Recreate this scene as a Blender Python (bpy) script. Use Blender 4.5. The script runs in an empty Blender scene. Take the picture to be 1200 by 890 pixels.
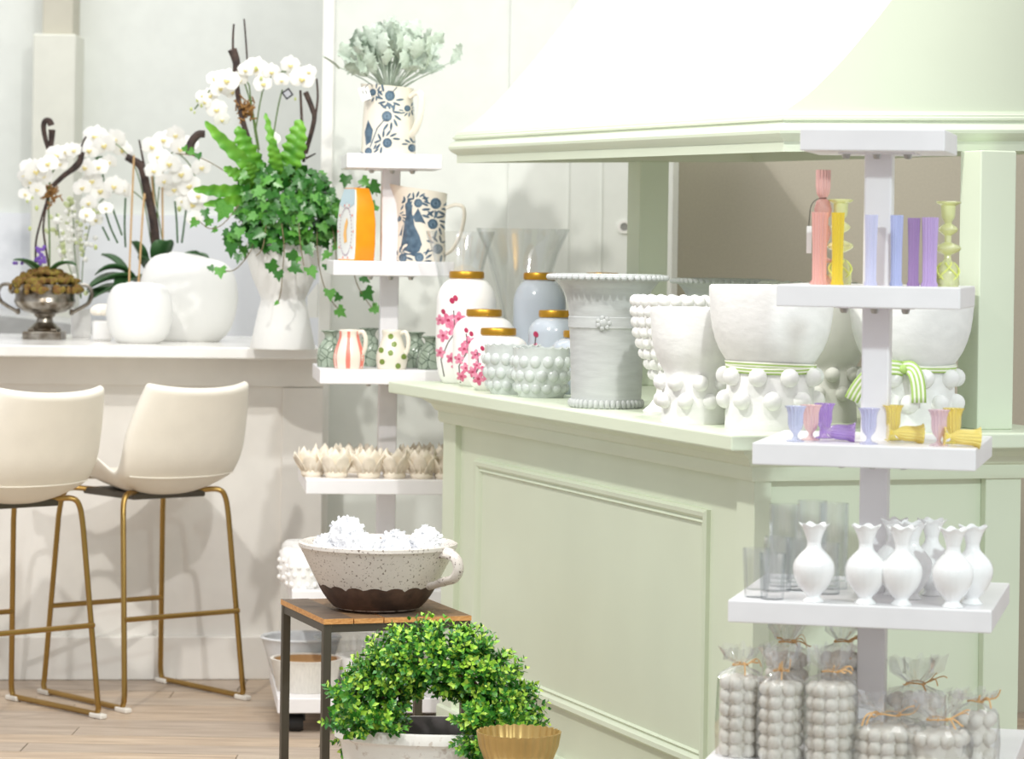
import bpy, math, random
from mathutils import Vector, Matrix
PI = math.pi
R = random.Random(11)
S = bpy.context.scene
C = S.collection

# ------------------------------------------------------------------ camera
FPX, CX, HY, RHO, CZ = 3500.0, 600.0, 290.0, 0.015, 1.387
cam_d = bpy.data.cameras.new('camera'); cam = bpy.data.objects.new('camera', cam_d); C.objects.link(cam)
cam_d.sensor_width = 36.0; cam_d.lens = FPX / 1200 * 36.0
cam_d.shift_y = -(445.0 - HY) / 1200.0
cam_d.clip_start = 0.1; cam_d.clip_end = 60
cam.location = (0, 0, CZ)
cam.rotation_mode = 'QUATERNION'
cam.rotation_quaternion = (Matrix.Rotation(PI / 2, 3, 'X') @ Matrix.Rotation(RHO, 3, 'Z')).to_quaternion()
cam_d.dof.use_dof = True; cam_d.dof.focus_distance = 6.9; cam_d.dof.aperture_fstop = 5.6
S.camera = cam

# ------------------------------------------------------------------ light
S.view_settings.view_transform = 'Standard'; S.view_settings.look = 'None'
S.view_settings.gamma = 1.0; S.view_settings.use_curve_mapping = False
S.view_settings.exposure = 0.0
S.cycles.transparent_max_bounces = 48; S.cycles.diffuse_bounces = 6
w = bpy.data.worlds.new('world'); S.world = w; w.use_nodes = True
w.node_tree.nodes['Background'].inputs[0].default_value = (0.985, 0.99, 1.0, 1)
w.node_tree.nodes['Background'].inputs[1].default_value = 0.68
def lamp(name, kind, loc, target, power, size, col=(1, 0.96, 0.90), angle=None, blend=0.6):
    d = bpy.data.lights.new(name, kind); d.energy = power; d.color = col
    if kind == 'AREA': d.shape = 'RECTANGLE'; d.size, d.size_y = size
    else: d.shadow_soft_size = size
    if kind == 'SPOT': d.spot_size = math.radians(angle); d.spot_blend = blend
    o = bpy.data.objects.new(name, d); C.objects.link(o); o.location = loc
    o.rotation_euler = (Vector(target) - Vector(loc)).to_track_quat('-Z', 'Y').to_euler()
    return o
lamp('overhead_area', 'AREA', (0.2, 7.0, 4.2), (0.2, 7.1, 0), 92, (4.5, 3.5), (1, 0.99, 0.975))
lamp('overhead_area', 'AREA', (-1.6, 10.3, 4.0), (-1.4, 11.0, 0.8), 44, (2.5, 1.6), (1, 0.99, 0.975))  # area light added to brighten the dim wall behind the bar
lamp('spot_light', 'SPOT', (-1.7, 5.4, 3.9), (0.0, 7.6, 0.8), 330, 0.07, (1, 0.975, 0.92), angle=75)
lamp('spot_light', 'SPOT', (0.6, 4.6, 3.9), (-0.9, 9.3, 0.5), 300, 0.07, (1, 0.99, 0.975), angle=60)
lamp('spot_light', 'SPOT', (2.0, 2.6, 2.8), (0.85, 6.3, 0.42), 270, 0.09, (0.87, 1, 0.99), angle=42, blend=0.9)  # cool spot added at front right, standing in for daylight on the end panel

# ------------------------------------------------------------------ pixels to points
CR, SR = math.cos(RHO), math.sin(RHO)
def ray(px, py):
    dx, dy = px - CX, py - HY
    return (dx * CR + dy * SR) / FPX, (dx * SR - dy * CR) / FPX
def at(px, py, Y):
    a, b = ray(px, py); return Vector((a * Y, Y, CZ + b * Y))
def on(px, py, z):
    a, b = ray(px, py); Y = (z - CZ) / b; return Vector((a * Y, Y, z))
def kof(Y): return Y / FPX
def stand(px, py, z, rpx, ymax=None):
    """centre of a round thing on height z whose front foot edge shows at (px, py); returns point and metres per pixel"""
    p = on(px, py, z); Y = p.y * (1 + rpx / FPX)
    if ymax and Y > ymax: Y = ymax
    a, b = ray(px, py)
    return Vector((a * Y, Y, z)), Y / FPX

# ------------------------------------------------------------------ materials
def srgb(c):
    return tuple((x / 255 / 12.92 if x / 255 <= 0.04045 else ((x / 255 + 0.055) / 1.055) ** 2.4) for x in c) + (1,)
MATS = {}
def mat(name, col, rough=0.5, metal=0.0, var=0.04, scale=12, bump=0.0, bscale=60, spec=0.5, col2=None, coat=0, sss=0, thr=None, island=None, stretch=None):
    if name in MATS: return MATS[name]
    m = bpy.data.materials.new(name); m.use_nodes = True; N = m.node_tree.nodes; L = m.node_tree.links
    p = N['Principled BSDF']; p.inputs['Roughness'].default_value = rough; p.inputs['Metallic'].default_value = metal
    p.inputs['Specular IOR Level'].default_value = spec; p.inputs['Coat Weight'].default_value = coat
    if sss: p.inputs['Subsurface Weight'].default_value = sss; p.inputs['Subsurface Radius'].default_value = (.02, .02, .02)
    c1 = srgb(col); c2 = srgb(col2) if col2 else tuple(max(0, x * (1 - var)) for x in c1[:3]) + (1,)
    tc = N.new('ShaderNodeTexCoord'); src = tc.outputs['Object']
    if stretch:
        mp = N.new('ShaderNodeMapping'); mp.inputs['Scale'].default_value = stretch; L.new(src, mp.inputs[0]); src = mp.outputs[0]
    nz = N.new('ShaderNodeTexNoise'); nz.inputs['Scale'].default_value = scale; nz.inputs['Detail'].default_value = 3
    L.new(src, nz.inputs['Vector'])
    r = N.new('ShaderNodeValToRGB'); r.color_ramp.elements[0].color = c1; r.color_ramp.elements[1].color = c2
    r.color_ramp.elements[0].position = 0.35; r.color_ramp.elements[1].position = 0.65
    if thr: r.color_ramp.elements[0].position, r.color_ramp.elements[1].position = thr
    fac = nz.outputs['Fac']
    if island:
        g = N.new('ShaderNodeNewGeometry'); fac = g.outputs['Random Per Island']
        r.color_ramp.elements[0].position = 0.0; r.color_ramp.elements[1].position = 1.0
        e = r.color_ramp.elements.new(0.5); e.color = srgb(island)
    L.new(fac, r.inputs[0]); L.new(r.outputs[0], p.inputs['Base Color'])
    if bump:
        n2 = N.new('ShaderNodeTexNoise'); n2.inputs['Scale'].default_value = bscale; n2.inputs['Detail'].default_value = 4
        L.new(src, n2.inputs['Vector'])
        b = N.new('ShaderNodeBump'); b.inputs['Strength'].default_value = bump; b.inputs['Distance'].default_value = 0.004
        L.new(n2.outputs['Fac'], b.inputs['Height']); L.new(b.outputs[0], p.inputs['Normal'])
    MATS[name] = m; return m
def glass(name, face, edge, gloss=0.12, body=0.0):
    """thin see-through glass: clear when looked at squarely, deeper at grazing angles, with real reflections"""
    if name in MATS: return MATS[name]
    m = bpy.data.materials.new(name); m.use_nodes = True; N = m.node_tree.nodes; L = m.node_tree.links
    N.remove(N['Principled BSDF']); out = N['Material Output']
    lw = N.new('ShaderNodeLayerWeight'); lw.inputs[0].default_value = 0.35
    mx = N.new('ShaderNodeMix'); mx.data_type = 'RGBA'; mx.inputs['A'].default_value = srgb(face); mx.inputs['B'].default_value = srgb(edge)
    L.new(lw.outputs['Facing'], mx.inputs['Factor'])
    t = N.new('ShaderNodeBsdfTransparent'); L.new(mx.outputs['Result'], t.inputs[0])
    g = N.new('ShaderNodeBsdfGlossy'); g.inputs['Roughness'].default_value = 0.04
    d = N.new('ShaderNodeBsdfPrincipled'); L.new(mx.outputs['Result'], d.inputs['Base Color']); d.inputs['Roughness'].default_value = 0.15
    m1 = N.new('ShaderNodeMixShader'); m1.inputs[0].default_value = body; L.new(t.outputs[0], m1.inputs[1]); L.new(d.outputs[0], m1.inputs[2])
    l2 = N.new('ShaderNodeLayerWeight'); l2.inputs[0].default_value = 0.5
    fr = N.new('ShaderNodeMath'); fr.operation = 'POWER'; fr.inputs[1].default_value = 3.5; L.new(l2.outputs['Facing'], fr.inputs[0])
    ad = N.new('ShaderNodeMath'); ad.operation = 'MULTIPLY_ADD'; ad.inputs[1].default_value = 0.6; ad.inputs[2].default_value = gloss * 0.12; L.new(fr.outputs[0], ad.inputs[0])
    m2 = N.new('ShaderNodeMixShader'); L.new(ad.outputs[0], m2.inputs[0]); L.new(m1.outputs[0], m2.inputs[1]); L.new(g.outputs[0], m2.inputs[2])
    L.new(m2.outputs[0], out.inputs[0]); MATS[name] = m; return m
def cells(name, c_cell, c_cell2, c_edge, scale, width=0.06):
    m = bpy.data.materials.new(name); m.use_nodes = True; N = m.node_tree.nodes; L = m.node_tree.links
    p = N['Principled BSDF']; p.inputs['Roughness'].default_value = 0.22
    tc = N.new('ShaderNodeTexCoord')
    v = N.new('ShaderNodeTexVoronoi'); v.feature = 'DISTANCE_TO_EDGE'; v.inputs['Scale'].default_value = scale; L.new(tc.outputs['Object'], v.inputs['Vector'])
    v2 = N.new('ShaderNodeTexNoise'); v2.inputs['Scale'].default_value = scale * 3; L.new(tc.outputs['Object'], v2.inputs['Vector'])
    r0 = N.new('ShaderNodeMix'); r0.data_type = 'RGBA'; r0.inputs['A'].default_value = srgb(c_cell); r0.inputs['B'].default_value = srgb(c_cell2); L.new(v2.outputs['Fac'], r0.inputs['Factor'])
    mr = N.new('ShaderNodeMapRange'); mr.inputs['From Min'].default_value = 0.0; mr.inputs['From Max'].default_value = width; L.new(v.outputs['Distance'], mr.inputs['Value'])
    mx = N.new('ShaderNodeMix'); mx.data_type = 'RGBA'; mx.inputs['A'].default_value = srgb(c_edge); L.new(r0.outputs['Result'], mx.inputs['B']); L.new(mr.outputs['Result'], mx.inputs['Factor'])
    L.new(mx.outputs['Result'], p.inputs['Base Color'])
    b = N.new('ShaderNodeBump'); b.inputs['Strength'].default_value = 0.6; b.inputs['Distance'].default_value = 0.003; L.new(mr.outputs['Result'], b.inputs['Height']); L.new(b.outputs[0], p.inputs['Normal'])
    return m
M_wall = mat('wall_paint', (229, 232, 226), 0.7)
M_wallw = mat('bright_trim_paint', (242, 241, 236), 0.5)
M_bar = mat('bar_paint', (236, 233, 227), 0.5)
M_quartz = mat('white_quartz', (240, 238, 234), 0.15, col2=(222, 220, 216), scale=5, thr=(0.5, 0.8))
M_marble = mat('marble_splash', (240, 242, 246), 0.25, col2=(208, 211, 216), scale=4, thr=(0.55, 0.75))
M_green = mat('mint_paint', (218, 227, 205), 0.42, var=0.03, scale=4, bump=0.04, bscale=200)
M_white = mat('white_lacquer', (240, 238, 240), 0.35)
M_taupe = mat('taupe_board', (186, 179, 162), 0.8, bump=0.1, bscale=250, var=0.05, scale=150)
M_steel = mat('brushed_steel', (196, 196, 192), 0.35, 0.9)
M_gold = mat('brass_tube', (170, 138, 80), 0.3, 1.0)
M_goldl = mat('gold_lid', (196, 148, 52), 0.38, 0.85)
M_cream = mat('cream_leather', (241, 235, 222), 0.5, bump=0.06, bscale=120)
M_pad = mat('clear_pad', (232, 228, 220), 0.3)
M_black = mat('black_rubber', (30, 30, 32), 0.5)
M_dark = mat('dark_metal', (92, 86, 76), 0.45, 0.6)
M_wcer = mat('white_ceramic', (246, 245, 243), 0.3, var=0.02)
M_matte = mat('matte_white_ceramic', (233, 233, 230), 0.65, bump=0.12, bscale=90, var=0.02)
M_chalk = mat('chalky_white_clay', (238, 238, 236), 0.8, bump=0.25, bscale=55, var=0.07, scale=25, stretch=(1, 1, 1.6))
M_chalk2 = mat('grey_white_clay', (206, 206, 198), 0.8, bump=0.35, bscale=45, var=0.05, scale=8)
M_urn = mat('grey_glazed_clay', (194, 197, 196), 0.4, bump=0.18, bscale=30, var=0.12, scale=14, stretch=(1, 1, 5))
M_blue = mat('blue_grey_glaze', (190, 198, 208), 0.15, var=0.04)
M_pinkp = mat('blossom_pink', (236, 160, 184), 0.4, col2=(208, 92, 130), scale=60)
M_pinkd = mat('blossom_red', (176, 44, 84), 0.4)
M_twig = mat('painted_twig', (96, 84, 84), 0.5)
M_navy = mat('painted_navy', (62, 84, 104), 0.35, col2=(92, 116, 134), scale=50)
M_jug = mat('cream_glaze', (234, 227, 212), 0.25, var=0.03)
M_orange = mat('orange_glaze', (244, 160, 20), 0.35, col2=(236, 146, 10))
M_pale = mat('pale_glaze', (228, 230, 226), 0.35)
M_pblue = mat('powder_blue_glaze', (188, 210, 218), 0.35)
M_lilacp = mat('painted_mauve', (168, 140, 160), 0.4)
M_coral = mat('painted_coral', (236, 132, 116), 0.35)
M_olive = mat('painted_olive', (120, 142, 62), 0.35)
M_pebble = cells('pebble_glaze', (170, 184, 166), (140, 154, 138), (62, 84, 64), 40)
M_hob = mat('pale_grey_glaze', (206, 212, 209), 0.15, var=0.1, scale=30)
M_silver = mat('tarnished_silver', (176, 170, 160), 0.28, 1.0, col2=(104, 92, 76), scale=25)
M_moss = mat('moss', (134, 118, 44), 0.9, col2=(120, 84, 44), scale=60, bump=0.8, bscale=150)
M_leafd = mat('orchid_leaf', (62, 104, 58), 0.35, var=0.25, scale=20)
M_petal = mat('orchid_petal', (250, 249, 244), 0.5, var=0.02, sss=0.1)
M_lip = mat('orchid_lip', (238, 222, 150), 0.5)
M_stemg = mat('green_stem', (96, 120, 66), 0.5)
M_bamboo = mat('bamboo_stick', (196, 160, 112), 0.5)
M_bark = mat('dry_bark', (84, 66, 58), 0.75, col2=(48, 38, 36), scale=40, bump=0.5, bscale=80)
M_husk = mat('dry_husk', (150, 110, 60), 0.8)
M_violet = mat('violet_petal', (120, 84, 176), 0.5)
M_fern = mat('fern_green', (120, 182, 58), 0.35, col2=(74, 142, 44), scale=14)
M_ivy = mat('ivy_green', (58, 122, 38), 0.3, col2=(32, 86, 28), scale=25)
M_ivy2 = mat('ivy_light_green', (104, 164, 66), 0.3, col2=(62, 130, 46), scale=25)
M_vine = mat('ivy_vine', (120, 104, 72), 0.6)
M_silv = mat('silver_leaf', (210, 220, 208), 0.85, col2=(176, 192, 176), scale=30, bump=0.3, bscale=160)
M_paper = mat('paper_tag', (240, 240, 238), 0.7)
M_ink = mat('tag_ink', (40, 40, 44), 0.6)
M_lotus = mat('lotus_petal', (244, 234, 216), 0.6, var=0.08, scale=40)
M_plank = mat('dark_worn_plank', (118, 100, 84), 0.55, col2=(82, 68, 58), scale=8, stretch=(2, 12, 1), bump=0.2, bscale=60)
M_plank2 = mat('brown_worn_plank', (150, 118, 86), 0.55, col2=(108, 82, 60), scale=8, stretch=(2, 12, 1), bump=0.2, bscale=60)
M_raw = mat('raw_wood_edge', (214, 160, 98), 0.55, col2=(186, 128, 70), scale=14, stretch=(6, 6, 14))
M_speck = mat('speckled_glaze', (216, 209, 202), 0.35, col2=(112, 98, 88), scale=170, thr=(0.60, 0.68), bump=0.2, bscale=60)
M_brown = mat('raw_brown_clay', (88, 64, 52), 0.6, col2=(58, 40, 32), scale=25, bump=0.3, bscale=70)
M_fluff = mat('white_flower', (232, 233, 236), 0.9, var=0.02, spec=0.0)
M_box = mat('boxwood_leaf', (40, 104, 42), 0.35, col2=(104, 168, 56), island=(66, 136, 46))
M_boxtip = mat('boxwood_tip', (140, 196, 52), 0.4, col2=(196, 222, 96), island=(164, 208, 66))
M_twigb = mat('grapevine_twig', (104, 72, 54), 0.75, col2=(70, 48, 38), scale=30)
M_tub = mat('speckled_tub', (232, 230, 224), 0.5, col2=(204, 196, 186), scale=60, thr=(0.6, 0.7), bump=0.2, bscale=80)
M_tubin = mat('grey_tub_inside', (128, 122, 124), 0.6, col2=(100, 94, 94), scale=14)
M_brassb = mat('hammered_brass', (204, 174, 112), 0.4, 0.7, var=0.15, scale=20)
M_milk = mat('milk_glass', (250, 250, 250), 0.18, var=0.01, sss=0.15)
M_wax = mat('candle_wax', (226, 222, 212), 0.5, var=0.04, sss=0.1)
M_raffia = mat('raffia', (222, 178, 122), 0.6)
M_rib1 = mat('ribbon_lime', (176, 206, 118), 0.6)
M_rib2 = mat('ribbon_white', (240, 242, 226), 0.6)
M_hole = mat('bore_shadow', (150, 150, 146), 0.5)
M_basket = mat('white_washed_wood', (228, 224, 216), 0.6, var=0.1, scale=30, stretch=(8, 8, 1))
M_innerw = mat('warm_wood_inside', (186, 146, 98), 0.6)
M_floorbase = mat('floor_gap', (120, 104, 90), 0.8)
M_floor = [mat('oak_plank_%s' % n, a, 0.45, col2=b, scale=3.2, stretch=(1.2, 14, 1), bump=0.08, bscale=30)
           for n, a, b in (('pale', (198, 182, 164), (172, 154, 136)), ('grey', (188, 172, 156), (162, 145, 129)), ('warm', (202, 182, 160), (170, 149, 128)))]
G_clear = glass('clear_glass', (255, 255, 255), (247, 250, 250), 0.6)
G_clear2 = glass('clear_glass_thick', (255, 255, 255), (242, 246, 248), 0.9)
G_wrap = glass('cellophane', (255, 255, 255), (250, 251, 252), 1.2, 0.05)
G_pink = glass('pink_glass', (253, 222, 216), (242, 178, 172), 0.5, 0.25)
G_lime = glass('lime_glass', (251, 253, 214), (238, 244, 170), 0.6, 0.5)
G_yel = glass('amber_glass', (255, 245, 160), (252, 228, 90), 0.5, 0.55)
G_lil = glass('lilac_glass', (206, 206, 246), (150, 150, 222), 0.5, 0.3)
G_peri = glass('periwinkle_glass', (170, 184, 244), (112, 128, 214), 0.5, 0.3)
G_pur = glass('purple_glass', (232, 212, 248), (184, 144, 220), 0.5, 0.3)
G_rose = glass('rose_glass', (248, 208, 204), (226, 156, 160), 0.5, 0.2)
def ribbed(name, face, edge, body=0.55): return glass(name, face, tuple((f + e) // 2 for f, e in zip(face, edge)), 0.6, body + 0.3)
M_wick_y = mat('yellow_wax', (240, 204, 20), 0.4)
M_wick_p = mat('pink_wax', (238, 146, 132), 0.4)

# ------------------------------------------------------------------ mesh builder
class MB:
    def __init__(s): s.v = []; s.f = []; s.m = []
    def add(s, vs, fs, m=0):
        o = len(s.v); s.v += [tuple(v) for v in vs]
        for f in fs: s.f.append(tuple(i + o for i in f)); s.m.append(m)
        return s
    def box(s, a, b, m=0):
        x0, y0, z0 = a; x1, y1, z1 = b
        return s.add([(x0, y0, z0), (x1, y0, z0), (x1, y1, z0), (x0, y1, z0), (x0, y0, z1), (x1, y0, z1), (x1, y1, z1), (x0, y1, z1)],
                     [(3, 2, 1, 0), (4, 5, 6, 7), (0, 1, 5, 4), (1, 2, 6, 5), (2, 3, 7, 6), (3, 0, 4, 7)], m)
    def hexa(s, lo, hi, m=0):
        """lo, hi: four points each, same winding (counter-clockwise from above)"""
        return s.add(list(lo) + list(hi), [(3, 2, 1, 0), (4, 5, 6, 7), (0, 1, 5, 4), (1, 2, 6, 5), (2, 3, 7, 6), (3, 0, 4, 7)], m)
    def tube(s, pts, r, seg=8, m=0, flat=1.0):
        pts = [Vector(p) for p in pts]; n = len(pts)
        rs = [r] * n if not isinstance(r, (list, tuple)) else list(r)
        vs = []; nrm = None
        for i, p in enumerate(pts):
            t = (pts[min(i + 1, n - 1)] - pts[max(i - 1, 0)])
            t = t.normalized() if t.length > 1e-9 else Vector((0, 0, 1))
            if nrm is None:
                nrm = t.orthogonal().normalized()
            else:
                nrm = (nrm - t * nrm.dot(t)); nrm = nrm.normalized() if nrm.length > 1e-6 else t.orthogonal().normalized()
            b = t.cross(nrm)
            for k in range(seg):
                a = 2 * PI * k / seg
                vs.append(p + nrm * math.cos(a) * rs[i] + b * math.sin(a) * rs[i] * flat)
        fs = [(i * seg + k, i * seg + (k + 1) % seg, (i + 1) * seg + (k + 1) % seg, (i + 1) * seg + k) for i in range(n - 1) for k in range(seg)]
        fs += [tuple(reversed(range(seg))), tuple(range((n - 1) * seg, n * seg))]
        return s.add(vs, fs, m)
    def lathe(s, prof, seg=40, fn=None, c=(0, 0, 0), m=0, k=1.0, close=True, sy=1.0):
        vs = []
        for i, (r, h) in enumerate(prof):
            for j in range(seg):
                th = 2 * PI * j / seg
                rr, hh = (r, h) if fn is None else fn(th, i, r, h)
                vs.append((c[0] + rr * k * math.cos(th), c[1] + sy * rr * k * math.sin(th), c[2] + hh * k))
        n = len(prof)
        fs = [(i * seg + j, i * seg + (j + 1) % seg, (i + 1) * seg + (j + 1) % seg, (i + 1) * seg + j) for i in range(n - 1) for j in range(seg)]
        if close:
            fs.append(tuple(reversed(range(seg)))); fs.append(tuple(range((n - 1) * seg, n * seg)))
        return s.add(vs, fs, m)
    def ball(s, c, r, seg=10, rings=6, m=0):
        rx, ry, rz = (r, r, r) if not isinstance(r, (tuple, list)) else r
        vs = [(c[0], c[1], c[2] - rz)]
        for i in range(1, rings):
            ph = -PI / 2 + PI * i / rings
            for j in range(seg):
                th = 2 * PI * j / seg
                vs.append((c[0] + rx * math.cos(ph) * math.cos(th), c[1] + ry * math.cos(ph) * math.sin(th), c[2] + rz * math.sin(ph)))
        vs.append((c[0], c[1], c[2] + rz)); last = len(vs) - 1
        fs = [(0, 1 + (j + 1) % seg, 1 + j) for j in range(seg)]
        for i in range(rings - 2):
            for j in range(seg):
                a = 1 + i * seg
                fs.append((a + j, a + (j + 1) % seg, a + seg + (j + 1) % seg, a + seg + j))
        a = 1 + (rings - 2) * seg
        fs += [(a + j, a + (j + 1) % seg, last) for j in range(seg)]
        return s.add(vs, fs, m)
    def grid(s, pts, nu, nv, m=0, wrap=False):
        fs = []
        for i in range(nv - 1):
            for j in range(nu - (0 if wrap else 1)):
                fs.append((i * nu + j, i * nu + (j + 1) % nu, (i + 1) * nu + (j + 1) % nu, (i + 1) * nu + j))
        return s.add(pts, fs, m)
    def xf(s, M):
        s.v = [tuple(M @ Vector(v)) for v in s.v]; return s
    def mesh(s, name, mats, smooth=True, angle=35):
        me = bpy.data.meshes.new(name); me.from_pydata(s.v, [], s.f)
        for mm in (mats if isinstance(mats, (list, tuple)) else [mats]): me.materials.append(mm)
        me.polygons.foreach_set('material_index', s.m)
        if smooth:
            me.polygons.foreach_set('use_smooth', [True] * len(s.f)); me.set_sharp_from_angle(angle=math.radians(angle))
        me.update(); return me
    def build(s, name, mats, parent=None, loc=(0, 0, 0), smooth=True, angle=35, bevel=0):
        o = bpy.data.objects.new(name, s.mesh(name, mats, smooth, angle)); C.objects.link(o)
        o.location = loc
        if parent: o.parent = parent
        if bevel:
            b = o.modifiers.new('bevel', 'BEVEL'); b.width = bevel; b.segments = 2; b.limit_method = 'ANGLE'
        return o
def tag(o, label=None, cat=None, group=None, kind=None):
    if label: o['label'] = label
    if cat: o['category'] = cat
    if group: o['group'] = group
    if kind: o['kind'] = kind
    return o
def thing(name, label, cat, loc=(0, 0, 0), rz=0, group=None):
    o = bpy.data.objects.new(name, None); o.empty_display_size = 0.05; C.objects.link(o)
    o.location = loc; o.rotation_euler = (0, 0, rz); return tag(o, label, cat, group)
def struct(o): o['kind'] = 'structure'; return o
def stuff(o): o['kind'] = 'stuff'; return o
def place(name, me, parent, loc, rot=None, scale=1.0):
    o = bpy.data.objects.new(name, me); C.objects.link(o)
    o.parent = parent; o.location = loc
    if rot is not None: o.rotation_mode = 'QUATERNION'; o.rotation_quaternion = rot
    o.scale = (scale,) * 3 if not isinstance(scale, (tuple, list)) else scale
    return o
def facing(n, roll=0.0, up='Y'):
    """rotation that turns local +Z to n and then spins by roll about n"""
    return Vector(n).to_track_quat('Z', up) @ Matrix.Rotation(roll, 3, 'Z').to_quaternion()
def bez(p0, p1, p2, p3, n=12):
    p0, p1, p2, p3 = map(Vector, (p0, p1, p2, p3)); out = []
    for i in range(n + 1):
        t = i / n; u = 1 - t
        out.append(p0 * u ** 3 + p1 * 3 * u * u * t + p2 * 3 * u * t * t + p3 * t ** 3)
    return out
def smooth_path(pts, n=6):
    pts = [Vector(p) for p in pts]; out = []
    for i in range(len(pts) - 1):
        a = pts[max(i - 1, 0)]; b = pts[i]; c = pts[i + 1]; d = pts[min(i + 2, len(pts) - 1)]
        for j in range(n):
            t = j / n
            out.append(0.5 * ((2 * b) + (c - a) * t + (2 * a - 5 * b + 4 * c - d) * t * t + (3 * b - a - 3 * c + d) * t ** 3))
    out.append(pts[-1]); return out
def rad_at(prof, h):
    for (r0, h0), (r1, h1) in zip(prof, prof[1:]):
        if h0 <= h <= h1 and h1 > h0: return r0 + (r1 - r0) * (h - h0) / (h1 - h0)
    return prof[-1][0]
class Decal:
    """glaze painting laid on a turned body: shapes given in pixels across and up from the foot"""
    def __init__(s, prof, k, lift=0.0007): s.p = prof; s.k = k; s.mb = MB(); s.l = lift
    def pt(s, dx, h):
        r = rad_at(s.p, h); th = -PI / 2 + math.asin(max(-0.995, min(0.995, dx / r)))
        rr = r * s.k + s.l
        return (rr * math.cos(th), rr * math.sin(th), h * s.k)
    def poly(s, pts, m=0):
        n = len(pts); cx = sum(p[0] for p in pts) / n; cy = sum(p[1] for p in pts) / n
        mid = [((p[0] + cx) / 2, (p[1] + cy) / 2) for p in pts]
        vs = [s.pt(cx, cy)] + [s.pt(*p) for p in mid] + [s.pt(*p) for p in pts]
        fs = [(0, 1 + i, 1 + (i + 1) % n) for i in range(n)]
        fs += [(1 + i, 1 + n + i, 1 + n + (i + 1) % n, 1 + (i + 1) % n) for i in range(n)]
        s.mb.add(vs, fs, m)
    def blob(s, x, y, a, b, rot=0, m=0, n=10):
        s.poly([(x + a * math.cos(t) * math.cos(rot) - b * math.sin(t) * math.sin(rot), y + a * math.cos(t) * math.sin(rot) + b * math.sin(t) * math.cos(rot)) for t in [2 * PI * i / n for i in range(n)]], m)
    def line(s, pts, wd, m=0):
        q = []
        for (x0, y0), (x1, y1) in zip(pts, pts[1:]):
            for i in range(4): q.append((x0 + (x1 - x0) * i / 4, y0 + (y1 - y0) * i / 4))
        q.append(pts[-1]); vs = []
        for i, p in enumerate(q):
            a = q[max(0, i - 1)]; b = q[min(len(q) - 1, i + 1)]; dx, dy = b[0] - a[0], b[1] - a[1]; l = math.hypot(dx, dy) or 1
            vs += [s.pt(p[0] - dy / l * wd / 2, p[1] + dx / l * wd / 2), s.pt(p[0] + dy / l * wd / 2, p[1] - dx / l * wd / 2)]
        s.mb.add(vs, [(2 * i, 2 * i + 1, 2 * i + 3, 2 * i + 2) for i in range(len(q) - 1)], m)

# ================================================================== the room
def rect_sweep(mb, x0, y0, x1, y1, prof, zf=None, m=0, close=True):
    """sweep a profile of (outset, z) round a rectangle with mitred corners"""
    vs = []
    for o, z in prof:
        for x, y in ((x0 - o, y0 - o), (x1 + o, y0 - o), (x1 + o, y1 + o), (x0 - o, y1 + o)):
            vs.append((x, y, z + (zf(x, y) if zf else 0)))
    n = len(prof); fs = []
    for i in range(n - 1):
        for j in range(4): fs.append((i * 4 + j, i * 4 + (j + 1) % 4, i * 4 + 4 + (j + 1) % 4, i * 4 + 4 + j))
    if close: fs += [(3, 2, 1, 0), tuple((n - 1) * 4 + j for j in range(4))]
    return mb.add(vs, fs, m)
floor = struct(MB().box((-3.4, 3.0, -0.06), (3.6, 11.8, -0.012)).build('floor', M_floorbase, smooth=False))
pm = {}
row = 0; y = 4.6
while y < 9.75:
    x = -3.3 - R.random() * 1.2
    while x < 2.4:
        ln = R.choice((0.9, 1.2, 1.5)); key = (ln, R.randrange(3))
        if key not in pm: pm[key] = MB().box((0, 0, -0.012), (ln - 0.003, 0.137, 0)).mesh('plank', M_floor[key[1]], False)
        if x + ln > -3.2:
            place('plank', pm[key], floor, (x, y, R.random() * 0.0008 - 0.0008))
        x += ln
    y += 0.14; row += 1
struct(MB().box((-3.4, 11.6, 0), (0.8, 11.75, 4.3)).build('wall_back', M_wall, smooth=False))
XR = at(377, 300, 9.75).x
struct(MB().box((XR, 9.75, 0), (3.6, 9.9, 4.3)).build('wall_right', M_wall, smooth=False))
tx = at(391, 100, 9.73).x
struct(MB().box((XR - 0.006, 9.725, 0), (tx, 9.75, 4.3)).build('trim_1', M_wallw, smooth=False, bevel=0.003))
tz = at(100, 251, 11.6).z
struct(MB().box((-3.4, 11.57, 0.8), (XR - 0.05, 11.6, tz)).build('trim_2', M_marble, smooth=False))
struct(MB().box((XR, 9.735, 0), (1.2, 9.75, 0.13)).build('baseboard_right', M_wallw, smooth=False, bevel=0.004))
# a pale column on the back wall: a wide lower part and a narrower upper part with shadow put into its colour
cL, cR = at(39, 100, 11.4).x, at(89, 100, 11.4).x; cz = at(60, 40, 11.4).z
struct(MB().box((cL, 11.38, 0.9), (cR, 11.6, cz)).build('trim_3', mat('column_paint', (224, 224, 212), 0.6), smooth=False, bevel=0.006))
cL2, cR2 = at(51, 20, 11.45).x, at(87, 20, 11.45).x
struct(MB().box((cL2, 11.42, cz), (cR2, 11.6, 4.2)).build('trim_4', mat('column_upper_shade', (198, 194, 178), 0.6), smooth=False, bevel=0.006))
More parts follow.
